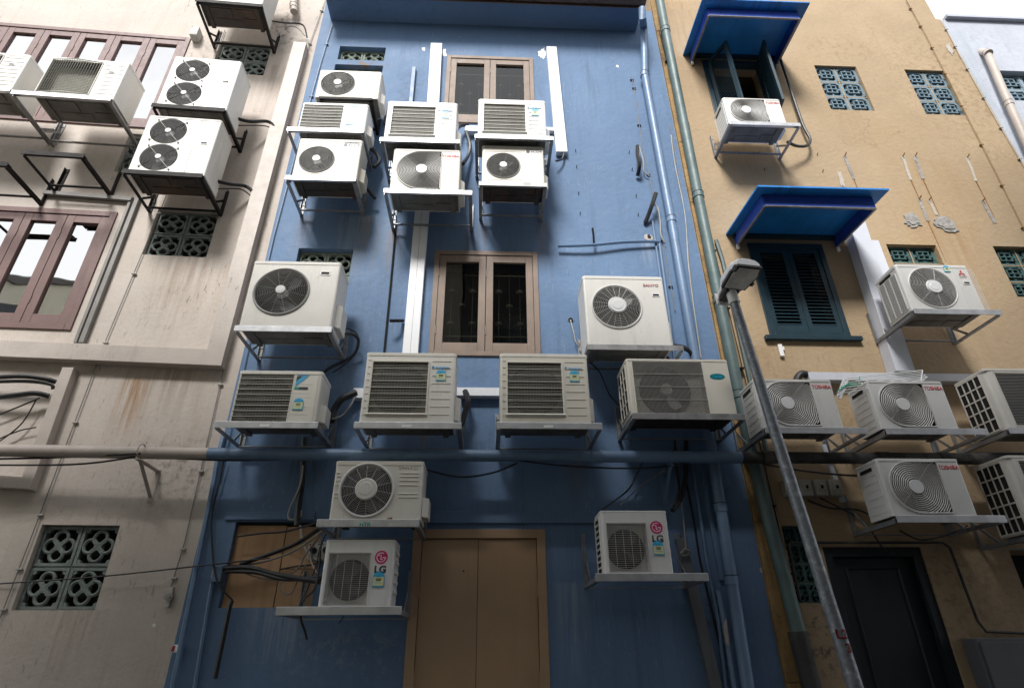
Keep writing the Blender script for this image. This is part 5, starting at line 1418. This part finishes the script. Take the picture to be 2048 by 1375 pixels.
cable('conduit', 'thick blue pipe low on the blue wall, peeling', 'conduit', B, [(1437, 1180, .04), (1448, 1240, .04), (1474, 1400, .04)], .028, 'bluepipe', straight=True)
cable('conduit', 'narrow dark conduit low on the blue wall', 'conduit', B, [(1366, 930, .03), (1386, 1030, .03), (1400, 1120, .02), (1440, 1290, .02)], .009, 'darksteel', straight=True)
cable('conduit', 'black pipe hanging beside the open shutters and curling to the unit', 'conduit', B, [(1561, 118, .06), (1585, 190, .06), (1606, 250, .07), (1620, 278, .09), (1614, 291, .12), (1594, 292, .16), (1575, 284, .24)], .019, 'rubber', n=8)
cable('conduit', 'thin rusty pipe framing the dark door', 'conduit', B, [(1600, 1200, .03), (1579, 1092, .03), (1582, 1084, .03), (1885, 1084, .03), (1900, 1095, .03), (1955, 1240, .03), (1972, 1262, .03), (2100, 1268, .03)], .012, 'grimepipe', straight=True)

gl = 'loose cables on the walls'
cb = [
    ('sagging black cable under the long pipe on the beige wall', L, [(-60, 918, .3), (120, 914, .28), (280, 906, .36)], .009, 'rubber'),
    ('second sagging cable under the long pipe on the beige wall', L, [(-60, 929, .3), (150, 928, .26), (278, 912, .34)], .008, 'rubber'),
    ('black cable under the blue stretch of the long pipe', B, [(300, 912, .33), (450, 920, .3), (620, 916, .30), (900, 905, .33), (1120, 930, .3), (1300, 935, .28), (1420, 915, .3)], .008, 'rubber'),
    ('cable dipping between the pressed line unit and the long pipe', B, [(850, 938, .25), (920, 953, .22), (985, 945, .24), (1035, 925, .3)], .008, 'rubber'),
    ('cable rising from the lone roundel unit to the pipe', B, [(1205, 1018, .2), (1255, 980, .1), (1272, 950, .1), (1290, 915, .28)], .008, 'rubber'),
    ('pale cable slanting from the lone roundel unit up to the pipe', B, [(1240, 1010, .1), (1290, 965, .08), (1365, 920, .28)], .006, 'greycable'),
    ('thin wire stretched low across the beige and blue walls', B, [(-60, 1170, .10), (200, 1152, .10), (440, 1126, .08), (540, 1115, .08)], .006, 'rubber'),
    ('black insulated bundle from the trunking hole to the roundel unit', B, [(448, 1136, .05), (500, 1135, .06), (560, 1150, .08), (640, 1162, .25)], .024, 'rubber'),
    ('second black bundle crossing the plywood to the upper unit', B, [(480, 1128, .05), (560, 1100, .06), (600, 1082, .08), (640, 1055, .3)], .018, 'rubber'),
    ('grey cable crossing the plywood under the black bundle', B, [(480, 1130, .04), (530, 1122, .05), (590, 1100, .1), (645, 1062, .3)], .008, 'greycable'),
    ('grey cable sagging across the lower plywood', B, [(470, 1135, .05), (520, 1155, .06), (600, 1160, .12), (640, 1163, .25)], .008, 'greycable'),
    ('dark cable drooping along the top of the plywood recess', B, [(475, 1072, .04), (520, 1066, .05), (570, 1062, .06), (630, 1046, .2)], .009, 'rubber'),
    ('third black bundle running beside the lowest one across the plywood', B, [(452, 1142, .05), (510, 1144, .07), (570, 1158, .1), (645, 1152, .25)], .016, 'rubber'),
    ('thin dark cable looping down in front of the dial boxes', B, [(655, 1060, .3), (640, 1095, .2), (632, 1130, .2), (612, 1185, .15), (604, 1205, .15)], .006, 'rubber'),
    ('thin pale cable hanging beside the dial boxes', B, [(648, 1058, .3), (630, 1085, .15), (622, 1120, .12), (638, 1150, .2)], .006, 'palecable'),
    ('kinked dark cable crossing the plywood seam', B, [(560, 1138, .04), (590, 1132, .06), (625, 1128, .08), (642, 1118, .15)], .007, 'rubber'),
    ('loop of grey cable hanging over the plywood', B, [(648, 1060, .25), (610, 1110, .12), (600, 1130, .1), (560, 1170, .1), (580, 1187, .1), (600, 1150, .1), (614, 1126, .15)], .007, 'greycable'),
    ('pale cable loop hanging below the long pipe', B, [(606, 930, .1), (600, 970, .08), (578, 1020, .06), (580, 1038, .06), (600, 1032, .07), (603, 1020, .06)], .007, 'palecable'),
    ('black cable bundle rising past the pressed line unit', B, [(608, 875, .05), (604, 960, .05), (597, 1010, .06), (594, 1050, .08)], .026, 'rubber'),
    ('cable drooping from the end of the wide bracket', B, [(642, 1090, .3), (632, 1170, .4), (606, 1200, .5), (602, 1235, .5), (610, 1262, .5), (614, 1278, .5)], .008, 'rubber'),
    ('frayed wire ends hanging under the roundel unit bracket', B, [(684, 1220, .4), (686, 1232, .4), (678, 1246, .4)], .005, 'rubber'),
    ('grey cable from the dial boxes to the boarded recess', B, [(640, 1120, .12), (620, 1110, .1), (606, 1085, .08), (600, 1050, .08)], .010, 'palecable'),
    ('long drooping black cable beside the small blue box', B, [(450, 905, .08), (440, 960, .05), (425, 1020, .05), (424, 1090, .05), (434, 1160, .08), (465, 1200, .06)], .008, 'rubber'),
    ('upper thick black cable entering the slanting beige trunking', L, [(-40, 756, .1), (40, 752, .14), (90, 757, .12), (112, 764, .08)], .022, 'rubber'),
    ('second thick black cable entering the slanting beige trunking', L, [(-40, 764, .1), (50, 762, .12), (100, 768, .1), (106, 778, .08)], .016, 'rubber'),
    ('lower thick black cable entering the slanting beige trunking', L, [(-40, 798, .08), (30, 790, .12), (70, 786, .12), (98, 792, .08)], .024, 'rubber'),
    ('thin crossing wire below the thick cables on the beige wall', L, [(-30, 840, .05), (40, 812, .06), (80, 795, .07)], .007, 'rubber'),
    ('thin slanting wire below the thick cables on the beige wall', L, [(-20, 895, .05), (40, 850, .06), (72, 800, .07)], .006, 'rubber'),
    ('thin kinked wire end on the beige wall', L, [(-20, 885, .05), (35, 862, .05), (72, 854, .05)], .006, 'rubber'),
    ('pipes curling from the upper stacked twin fan unit', L, [(470, 236, .3), (500, 243, .22), (535, 243, .12), (550, 255, .09), (553, 266, .04)], .020, 'rubber'),
    ('thin wire below the pipes of the upper twin fan unit', L, [(476, 251, .25), (530, 252, .12), (548, 262, .06)], .007, 'rubber'),
    ('pipes curling from the lower stacked twin fan unit', L, [(432, 362, .3), (460, 368, .22), (490, 372, .12), (506, 384, .09), (508, 396, .04)], .020, 'rubber'),
    ('thin wire below the pipes of the lower twin fan unit', L, [(435, 378, .25), (480, 378, .12), (502, 392, .06)], .007, 'rubber'),
    ('thin pipes arching from the topmost twin fan unit', L, [(538, 42, .3), (570, 46, .2), (605, 50, .13), (614, 75, .12)], .011, 'rubber'),
    ('pale wire under the topmost twin fan unit pipes', L, [(552, 55, .25), (590, 54, .15), (610, 72, .12)], .006, 'greycable'),
    ('black hose bundle curving behind the lower louvred unit', B, [(712, 785, .07), (685, 797, .12), (668, 820, .12), (662, 842, .15)], .036, 'rubber'),
    ('grey wire curving beside the black hose bundle', B, [(712, 790, .07), (700, 812, .14), (685, 830, .14), (664, 838, .18)], .008, 'greycable'),
    ('black hose hanging from the trunking between lower louvred units', B, [(930, 782, .10), (936, 800, .16), (930, 825, .16), (922, 850, .18)], .028, 'rubber'),
    ('black hose curling from the large weathered unit down the wall', B, [(682, 668, .3), (705, 668, .2), (717, 682, .14), (705, 712, .06), (660, 735, .05), (640, 752, .04)], .015, 'rubber'),
    ('thin wire looping beside the large weathered unit', B, [(690, 655, .2), (712, 665, .14), (718, 690, .1), (700, 720, .05), (665, 745, .04)], .006, 'rubber'),
    ('wire dangling from a ragged hole left of the white fan unit', B, [(1141, 640, .02), (1148, 668, .05), (1152, 684, .06), (1164, 693, .06), (1178, 690, .15)], .006, 'palecable'),
    ('cable hanging from the white fan unit to the finned one', B, [(1180, 724, .2), (1200, 745, .08), (1220, 790, .05), (1245, 815, .08)], .008, 'rubber'),
    ('pipes bending down behind the finned unit', B, [(1352, 692, .25), (1376, 700, .12), (1386, 718, .08), (1380, 740, .06)], .022, 'rubber'),
    ('thin wire arching past the white fan unit', B, [(1342, 688, .25), (1370, 692, .12), (1396, 712, .05)], .006, 'rubber'),
    ('pale thin wire running down beside the blue drainpipe', B, [(1342, 270, .02), (1350, 330, .02), (1370, 430, .02), (1378, 540, .02), (1402, 716, .02)], .006, 'palecable'),
    ('second thin wire running down the edge of the blue wall', B, [(1340, 250, .02), (1366, 400, .02), (1382, 560, .02), (1400, 710, .02)], .004, 'greycable'),
    ('pale looped wire beside the lower hanging insulation', B, [(1303, 408, .08), (1315, 414, .1), (1320, 440, .08), (1322, 470, .06), (1330, 485, .04)], .007, 'palecable'),
    ('pale looped wire beside the upper hanging insulation', B, [(1278, 292, .08), (1286, 320, .08), (1288, 342, .05), (1300, 353, .03)], .007, 'palecable'),
    ('bundle of dark cables behind the level pipe above the lone roundel unit', B, [(1372, 880, .06), (1372, 940, .08), (1364, 990, .1), (1345, 1020, .2)], .022, 'rubber'),
    ('second dark cable beside the bundle above the lone roundel unit', B, [(1350, 880, .06), (1352, 930, .08), (1358, 975, .1), (1348, 1012, .2)], .012, 'rubber'),
    ('pale cord ending in a knot beside the lone roundel unit', B, [(1358, 890, .06), (1358, 960, .06), (1366, 1030, .06), (1372, 1095, .08)], .007, 'greycable'),
    ('black cable sagging beneath the lowest red lettered unit', B, [(1800, 1060, .2), (1840, 1078, .15), (1890, 1070, .15), (1935, 1050, .2)], .008, 'rubber'),
    ('tangle of cables under the meter boxes', B, [(1615, 1000, .05), (1660, 1015, .06), (1720, 1020, .06), (1760, 1045, .15)], .010, 'rubber'),
    ('second cable under the meter boxes', B, [(1640, 995, .05), (1690, 1020, .06), (1730, 1045, .06), (1770, 1100, .1), (1790, 1105, .1)], .007, 'rubber'),
    ('black cable sagging from the lamp pole side to the lowest unit', B, [(1500, 922, .1), (1600, 940, .1), (1700, 950, .2), (1752, 948, .3)], .009, 'rubber'),
    ('cable running under the three round units by the vent', B, [(1112, 322, .1), (1124, 318, .06), (1128, 304, .05)], .012, 'rubber'),
    ('black hose by the ringed unit under the cracked trunking', B, [(932, 262, .1), (940, 290, .08), (936, 312, .1), (926, 328, .2)], .022, 'rubber'),
    ('dark pipe bunch beside the worn sticker unit', B, [(740, 296, .1), (752, 306, .12), (758, 322, .12), (748, 334, .14)], .026, 'rubber'),
    ('dark pipe bunch under the green plated unit', B, [(762, 180, .15), (768, 205, .1), (772, 222, .06), (770, 250, .04)], .020, 'rubber'),
    ('dark hose hanging beside the worn sticker unit bracket', B, [(720, 330, .2), (728, 365, .2), (742, 388, .14), (752, 398, .1)], .018, 'rubber'),
]
for lb, fr, pts, r, mm in cb: cable('cable', lb, 'cable', fr, pts, r, mm, gl)

cable('pipe_insulation', 'upper torn black insulation hanging on the blue wall', 'insulation', B, [(1275, 292, .10), (1275, 310, .12), (1279, 330, .12), (1275, 352, .03)], .024, 'rubber')
cable('pipe_insulation', 'lower torn black insulation sticking out of the blue wall', 'insulation', B, [(1312, 386, .16), (1304, 410, .12), (1296, 432, .06), (1290, 446, .02)], .024, 'rubber')
t = thing('wall_plate', 'ragged hole with peeling white patch on the blue wall', 'hole', B, at(B, 1297, 474, .0))
MB().prism([(-.05, -.03), (-.01, -.045), (.04, -.04), (.055, -.01), (.03, .03), (-.02, .04), (-.05, .02)], -.004, -.001).build('bare_patch', 'whitechip', t)
MB().prism([(-.01, -.02), (.02, -.025), (.03, .0), (.01, .035), (-.012, .03)], -.007, -.004).build('hole', 'dark', t)
t = thing('wall_plate', 'ragged wire hole on the blue wall beside the tan window', 'hole', B, at(B, 1141, 640, .0))
MB().prism([(-.04, -.01), (0, -.03), (.04, -.005), (.03, .03), (-.02, .035)], -.004, -.001).build('bare_patch', 'steelblue', t)
MB().ring(0, 0, .02, .006, -.006, 12).build('hole', 'dark', t)
cable('knot', 'knot of pale cord hanging beside the lone roundel unit', 'knot', B, [(1372, 1095, .08), (1362, 1106, .1), (1372, 1112, .08), (1380, 1102, .1), (1368, 1098, .09), (1366, 1110, .08), (1378, 1108, .1)], .008, 'greycable')

# meter and switch boxes
def boxy(name, label, cat, fr, R4, d, m, lidm=None, detail=None, group=None):
    u0, u1, z0, z1 = R4; t = thing(name, label, cat, fr, ((u0 + u1) / 2, 0, z0), group); w, h = u1 - u0, z1 - z0
    MB().box(-w / 2, w / 2, -d, -.001, 0, h).build('housing', m, t, bevel=.006)
    if detail: detail(t, w, h, d)
    return t


def dials(t, w, h, d):
    for i in (0,):
        MB().disc(0, h * .55, w * .28, -d - .02, -d - .001, 18).build('dial', 'rubber', t)
        MB().box(-.006, .006, -d - .034, -d - .02, h * .55 - w * .24, h * .55 + w * .24).build('pointer', 'rubber', t)
    for x in (-.38, .38): MB().disc(x * w, h * .9, .006, -d - .003, -d, 8).build('screw', 'darksteel', t)


boxy('switch_box', 'grey rotary switch box beside the boarded recess, outer one', 'switch box', B, rect(B, (617, 1084), (640, 1084), (614, 1120), (637, 1120), .1), .1, 'oldgrey', detail=dials, group='rotary switch boxes')
boxy('switch_box', 'grey rotary switch box partly behind the roundel unit', 'switch box', B, rect(B, (642, 1083), (665, 1083), (640, 1120), (662, 1120), .1), .1, 'oldgrey', detail=dials, group='rotary switch boxes')
boxy('junction_box', 'small blue painted box beside the boarded recess', 'junction box', B, rect(B, (427, 1130), (446, 1130), (421, 1163), (440, 1163), .06), .06, 'steelblue', detail=lambda t, w, h, d: MB().prism([(-.6 * w, h * .3), (-.5 * w, h * .2), (-.5 * w, h * 1.0), (-.58 * w, h * .95)], -d * .8, -.002).build('sealant_blob', 'whitechip', t))
for i in range(4):
    x = 1566 + 30 * i
    boxy('isolator_box', ('grimy isolator box at the outer end of the row, behind the pole', 'grimy isolator box second from the pole end of the row', 'grimy isolator box third from the pole end of the row', 'grimy isolator box beside the thin white trunking')[i], 'isolator box', B, rect(B, (x, 958), (x + 25, 958), (x + 8, 990), (x + 33, 990), .08), .08, 'oldgrey', detail=lambda t, w, h, d: (MB().box(-w * .3, w * .3, -d - .012, -d, h * .3, h * .75).build('cover', 'oldgrey', t, bevel=.004), MB().box(-w * .06, w * .06, -d - .03, -d - .012, h * .42, h * .6).build('lever', 'darksteel', t)), group='row of isolator boxes')
boxy('cabinet', 'grey metal cabinet low on the ochre wall', 'cabinet', B, (at(B, 1948, 1275, .15).x, at(B, 1948, 1275, .15).x + .75, .35, at(B, 1990, 1275, .15).z), .15, 'bin', detail=lambda t, w, h, d: (MB().box(-w / 2 + .03, w / 2 - .03, -d - .012, -d, .03, h - .03).build('cabinet_door', 'bin', t, bevel=.004), MB().box(w * .36, w * .4, -d - .03, -d - .012, h * .45, h * .6).build('latch', 'darksteel', t)))
boxy('floodlight', 'small beige floodlight on the beige wall above the windows', 'floodlight', L, rect(L, (382, 52), (397, 54), (380, 68), (395, 70), .12), .12, 'oldgrey', detail=lambda t, w, h, d: (MB().box(-w * .4, w * .4, -d - .004, -d, h * .12, h * .55).build('lens', 'lensglass', t), MB().bar((-w * .5, -d, h), (w * .5, -d * .7, h * .6), .015, .01).build('visor', 'oldgrey', t)))
t = thing('wire_clamp', 'cast earthing clamp at the foot of the clipped wire', 'clamp', L, at(L, 340, 1192, .02))
MB().box(-.014, .014, -.012, .018, -.08, .07).build('tail', 'oldgrey', t, bevel=.003); MB().ring(0, -.005, .022, .010, -.014, 16).disc(0, -.005, .014, -.03, .01, 10).build('clamp_body', 'dirtygalv', t)
boxy('bolt_plate', 'broken white bracket left on the ochre wall under the shutters', 'bracket', B, rect(B, (1553, 690), (1562, 690), (1560, 714), (1567, 714)), .03, 'palesticker', detail=lambda t, w, h, d: MB().box(0, w * .9, -d * .8, -.002, h * .55, h * .8).build('hook', 'palesticker', t))
boxy('rag', 'torn red and white rag caught on the seam pipe', 'rag', B, rect(B, (345, 1288), (357, 1288), (342, 1304), (356, 1304), .07), .05, 'palesticker', detail=lambda t, w, h, d: MB().prism([(-w * .75, h * .2), (-w * .3, h * .1), (-w * .2, h * .9), (-w * .6, h * .8)], -d - .004, -d + .002).build('red_corner', 'redpaint', t))
# eyebolts and stains on the ochre wall
k = 0
for x, y, x2, y2 in ((1689, 312, 1708, 358), (1805, 313, 1822, 360), (1830, 312, 1846, 358), (1934, 315, 1952, 362), (1838, 398, 1856, 442), (1858, 400, 1874, 430), (1965, 402, 1990, 446)):
    nm = ('topmost bare plaster streak beside the upper awning', 'bare plaster streak above the first grey patch', 'bare plaster streak just beside another, above the patches', 'bare plaster streak nearest the white building, upper one', 'lower bare streak above the grey patches', 'short lower bare streak running into the larger patch', 'lower bare streak nearest the white building')[k]; k += 1
    a, b = at(B, x, y), at(B, x2, y2)
    t = thing('wall_scar', nm, 'scar', B, a, 'bare streaks with old bolts'); q = b - a; w_ = .022
    n_ = 6; l_ = [(q.x * i / n_ - w_ * random.uniform(.6, 1.1), q.z * i / n_) for i in range(n_ + 1)]; r__ = [(q.x * i / n_ + w_ * random.uniform(.6, 1.1), q.z * i / n_) for i in range(n_, -1, -1)]
    MB().prism(l_ + r__, -.003, .003).build('bare_plaster', 'plasterpatch' if k % 2 else 'whitechip', t)
    MB().tube([(0, .0, 0), (0, -.04, .004), (0, -.045, .02)], .007, 5).build('bolt', 'rust', t)
    if k < 6:
        e = .6; l_ = [(q.x + q.x * 0 - .008, q.z), (q.x + .008, q.z), (q.x + .006, q.z - e * .5), (q.x + .003, q.z - e)]; MB().prism(l_, .0005, .0032).build('rust_run', 'rust', t)
for i, (pts, lb) in enumerate((([(1808, 432), (1822, 424), (1836, 436), (1842, 450), (1822, 455), (1810, 446)], 'smaller rough grey plaster patch on the ochre wall'), ([(1868, 440), (1884, 430), (1900, 438), (1918, 462), (1898, 466), (1880, 456), (1868, 450)], 'larger rough grey plaster patch on the ochre wall'))):
    P = [at(B, *p) for p in pts]; c = sum(P, Vector()) / len(P); mb = MB(); Q = []
    for j in range(len(P)):
        a, b = P[j] - c, P[(j + 1) % len(P)] - c
        for f in (0, .25, .5, .75): p = a + (b - a) * f; s_ = random.uniform(.86, 1.14); Q.append((p.x * s_, p.z * s_))
    mb.prism(Q, -.008, .003); mb.prism([(x * .7 + random.uniform(-.01, .01), z * .65) for x, z in Q], -.016, -.008)
    o = mb.build('plaster_patch', 'plasterpatch'); place(o, B, c); tag(o, lb, 'patch', 'rough plaster patches')

for (x, y) in ((1151, 303), (1153, 335), (1157, 388), (1160, 428), (1258, 306), (1264, 340), (1272, 393), (1276, 430)):
    o = MB().tube([(0, .002, 0), (0, -.022, .001), (0, -.026, .012)], .005, 6).build('wall_bolt', 'darksteel'); place(o, B, at(B, x, y)); tag(o, 'small dark hooked bolt left in the bare upper blue wall', 'bolt', 'hooked bolts in the blue wall')
for (x, y) in ((1518, 308), (1528, 341), (1634, 310), (1645, 343)):
    o = MB().tube([(0, .002, 0), (0, -.022, .001), (0, -.026, .012)], .005, 6).build('wall_bolt', 'darksteel'); place(o, B, at(B, x, y, -.004)); tag(o, 'small dark hooked bolt left in the ochre wall between the awnings', 'bolt', 'hooked bolts in the ochre wall')


def smear(fr, pts, lb, mm, d=.004):
    P = [at(fr, *p) for p in pts]; c = sum(P, Vector()) / len(P); Q = []
    for j in range(len(P)):
        a, b = P[j] - c, P[(j + 1) % len(P)] - c
        for f in (0, .2, .4, .6, .8): p = a + (b - a) * f; s_ = random.uniform(.72, 1.2); Q.append((p.x * s_, p.z * s_))
    o = MB().prism(Q, -d, .002).build('filler_smear', mm); place(o, fr, c); tag(o, lb, 'patch', 'filler smears and bare patches')


smear(B, [(1076, 104), (1088, 97), (1092, 112), (1086, 120), (1077, 112)], 'white filler smear by the top of the stepping trunking', 'palesticker')
smear(B, [(884, 100), (892, 98), (893, 112), (886, 113)], 'white filler smear by the top of the twin trunking', 'palesticker')
smear(B, [(844, 96), (850, 96), (850, 102), (845, 102)], 'small white dab left of the twin trunking top', 'palesticker')
smear(B, [(1233, 130), (1238, 132), (1236, 136), (1232, 134)], 'tiny pale chip high on the bare blue wall', 'palesticker')
smear(B, [(1518, 1135), (1524, 1135), (1525, 1145), (1520, 1143)], 'pale chip low on the blue wall by the grimy strip', 'whitechip')
smear(B, [(1440, 1245), (1446, 1240), (1452, 1290), (1446, 1285)], 'pale peeled spot on the low blue pipe', 'whitechip', d=.075)
smear(B, [(1891, 90), (1898, 88), (1908, 104), (1905, 110), (1896, 102)], 'white bare patch at the far edge of the ochre wall', 'whitechip')
smear(B, [(1675, 345), (1682, 345), (1690, 372), (1682, 374)], 'pale painted over patch behind the lower awning corner', 'whitechip')
smear(L, [(304, 1248), (310, 1246), (312, 1252), (306, 1254)], 'tiny white chip on the lower beige wall', 'palesticker')
cable('pipe_stub', 'bent dark pipe stub beside the white trunking and large fan unit', 'pipe', B, [(806, 641, .02), (796, 641, .10), (780, 641, .14)], .018, 'darksteel')
cable('pipe_stub', 'black insulated stub between the two top louvred units', 'pipe', B, [(936, 250, .06), (922, 251, .10), (914, 258, .16)], .024, 'rubber')

# clothes rack lying behind the red lettered units
t = thing('clothes_rack', 'white wire clothes rack with green twine beside the ringed units', 'clothes rack', B, at(B, 1760, 775, .42))
A = [at(B, 1687, 757, .45), at(B, 1845, 740, .40), at(B, 1842, 762, .55), at(B, 1674, 792, .62)]; o = at(B, 1760, 775, .42); A = [p - o for p in A]
mb = MB()
for p, q in ((A[0], A[1]), (A[1], A[2]), (A[3], A[0])): mb.tube([p, q], .005, 5)
mb.build('rack_frame', 'rackwhite', t)
for i in range(6):
    f = .12 + .15 * i; p = A[0] + (A[3] - A[0]) * f; q = A[1] + (A[2] - A[1]) * f; MB().tube([p, q], .004, 5).build('rail', 'rackwhite', t)
for i in range(9):
    f = i / 9; p = A[0] + (A[3] - A[0]) * f; zz_ = [p + Vector((.02 * (-1) ** j, -.01 * j, -.018 * j)) for j in range(4)]
    MB().tube(zz_, .009, 5).build('peg', 'rackwhite', t)
for i in range(4):
    f = i / 5; p = A[1] + (A[2] - A[1]) * (.3 + f) + Vector((-.1 * f, 0, -.02)); zz_ = [p + Vector((.02 * (-1) ** j, -.01 * j, -.014 * j)) for j in range(4)]
    MB().tube(zz_, .009, 5).build('peg', 'rackwhite', t)
MB().tube(spline([A[3] + Vector((.02, 0, .05)), A[0] * .7 + A[3] * .3 + Vector((.05, -.02, -.01)), A[0] + Vector((.11, -.03, -.06)), A[0] + Vector((.16, 0, .02))]), .006, 5).tube(spline([A[0] * .5 + A[3] * .5, A[0] * .6 + A[3] * .4 + Vector((.13, 0, .0)), A[0] + Vector((.22, 0, -.06))]), .006, 5).build('twine', 'rackgreen', t)

# ---- street lamp
dL = 1.2
p1, p0 = at(B, 1468, 602, dL), at(B, 1697, 1330, dL)
g0 = p0 + (p0 - p1) * (p0.z / (p1.z - p0.z)); g0.y = p0.y
lamp = thing('street_lamp', 'street lamp with a spangled galvanised pole standing before the ochre wall', 'street lamp', B, (g0.x, g0.y, 0))
q0 = Vector((0, 0, 0)); q1 = Vector((p1.x - g0.x, 0, p1.z)); ax = q1.normalized()
pole = MB().tube([q0, q0 + (q1 - q0) * .35, q0 + (q1 - q0) * .7, q1], .052, 20, r1=.036).build('pole', 'pole', lamp, smooth=True)
MB().tube([q0, Vector((0, 0, .02))], .13, 20).build('base_plate', 'dirtygalv', lamp)
MB().tube([q1 - ax * .02, q1 + ax * .11], .044, 16).build('socket', 'lampgrey', lamp)
hd = MB()                                           # housing, along +x from the socket
sec = ((-.14, .055, .05, .0), (-.08, .085, .085, .0), (.0, .10, .10, .0), (.08, .135, .125, .01), (.24, .145, .12, .012), (.33, .12, .085, .012))
vs = []
for x, hw, hh, zb in sec:
    for y, z in ((-1, 0), (-1, .45), (-.72, .85), (-.3, 1), (.3, 1), (.72, .85), (1, .45), (1, 0)): vs.append((x, y * hw, zb + z * hh))
n = 8; fs = [tuple(range(n - 1, -1, -1)), tuple(range((len(sec) - 1) * n, len(sec) * n))]
for i in range(len(sec) - 1): fs += [(i * n + k, i * n + (k + 1) % n, (i + 1) * n + (k + 1) % n, (i + 1) * n + k) for k in range(n)]
hd.add(vs, fs); head = hd.build('lamp_head', 'lampgrey', lamp, bevel=.008, smooth=True)
head.location = q1 + ax * .10; head.rotation_euler = (rad(0), rad(-7), rad(-82)); head.scale = (.92, .87, .94)
mb = MB(); mb.prism_z([(.04, -.125), (.25, -.15), (.345, -.12), (.345, .12), (.25, .15), (.04, .125)], -.014, .012); mb.build('lens_frame', 'lampdark', head, bevel=.004)
mb = MB(); mb.prism_z([(.06, -.105), (.245, -.128), (.325, -.10), (.325, .10), (.245, .128), (.06, .105)], -.022, -.0145); mb.build('lens', 'lensglass', head, bevel=.006)
mb = MB(); mb.prism_z([(.05, -.07), (.25, -.10), (.30, -.07), (.30, .07), (.25, .10), (.05, .07)], -.0142, -.0132); mb.build('reflector', 'oldgrey', head)
MB().box(-.15, -.135, -.08, .08, -.05, .075).build('end_plate', 'lampend', head, bevel=.006)
MB().box(-.12, .03, -.07, .07, -.028, .0).build('neck_plate', 'lampdark', head, bevel=.006)
for x, y in ((.30, -.125), (.14, .135)): MB().box(x - .02, x + .02, y - .012, y + .012, -.03, .02).build('clip', 'lampdark', head)


def on_pole(s, px, py, hh):
    p = at(B, px, py, dL); z = p.z; f = z / q1.z; c = q1 * f; r = .052 + (.036 - .052) * f
    o = txt(lamp, 'stencil_lettering', s, 0, 0, hh * .62 * len(s), 'redpaint', y=0, h=hh, bold=.03, ext=0)
    lean = math.atan2(q1.x, q1.z)
    bm = bmesh.new(); bm.from_mesh(o.data); bmesh.ops.triangulate(bm, faces=bm.faces[:])
    for i in range(-9, 10): bmesh.ops.bisect_plane(bm, geom=bm.verts[:] + bm.edges[:] + bm.faces[:], plane_co=(i * .004, 0, 0), plane_no=(1, 0, 0))
    bm.to_mesh(o.data); bm.free()
    for v in o.data.vertices:
        x, zz_ = v.co.x + (p.x - g0.x - c.x), v.co.z
        x = max(-r * .97, min(r * .97, x)); rr = r + .0016 + (.0 if v.co.y > 0 else 0)
        y = -math.sqrt(max(1e-8, rr * rr - x * x))
        v.co = Vector((c.x + x + zz_ * math.tan(lean), y, c.z + zz_))


on_pole('L2', 1677, 1267, .055); on_pole('3', 1690, 1295, .055)
# ------------------------------------------------------------------ light
EL, AZ = rad(45), rad(17)                 # the sun stands behind the camera and a little to its left
wd = bpy.data.worlds.new('World'); scn.world = wd; wd.use_nodes = True
nt = wd.node_tree; N = nt.nodes; K = nt.links
bg = N['Background']; bg.inputs['Strength'].default_value = 0.055
sky = N.new('ShaderNodeTexSky'); sky.sky_type = 'NISHITA'; sky.sun_disc = False
sky.sun_elevation = EL; sky.sun_rotation = rad(180) + AZ
tc = N.new('ShaderNodeTexCoord'); no = N.new('ShaderNodeTexNoise'); no.inputs['Scale'].default_value = 2.6; no.inputs['Detail'].default_value = 8; no.inputs['Roughness'].default_value = .55
K.new(tc.outputs['Generated'], no.inputs['Vector'])
mr = N.new('ShaderNodeMapRange'); mr.inputs['From Min'].default_value = .30; mr.inputs['From Max'].default_value = .48; mr.clamp = True
K.new(no.outputs['Fac'], mr.inputs['Value'])
mx = N.new('ShaderNodeMix'); mx.data_type = 'RGBA'
K.new(mr.outputs[0], mx.inputs[0]); K.new(sky.outputs[0], mx.inputs[6]); mx.inputs[7].default_value = (12.0, 12.2, 12.5, 1)
K.new(mx.outputs[2], bg.inputs['Color'])
sd = bpy.data.lights.new('sun', 'SUN'); sd.energy = 2.5; sd.angle = rad(17); sd.color = (1, .975, .94)
sun = bpy.data.objects.new('sun', sd); COL.objects.link(sun)
# direction the light travels: towards +y, down, slightly towards +x
dv = Vector((math.sin(AZ) * math.cos(EL), math.cos(AZ) * math.cos(EL), -math.sin(EL)))
sun.rotation_euler = dv.to_track_quat('-Z', 'Y').to_euler()
scn.view_settings.view_transform = 'Standard'; scn.view_settings.look = 'None'
scn.view_settings.exposure = 1.22; scn.view_settings.gamma = 1.0
try: scn.view_settings.use_curve_mapping = False
except Exception: pass
scn.cycles.max_bounces = 6; scn.cycles.diffuse_bounces = 4; scn.cycles.glossy_bounces = 3; scn.cycles.transparent_max_bounces = 8
scn.cycles.sample_clamp_indirect = 6
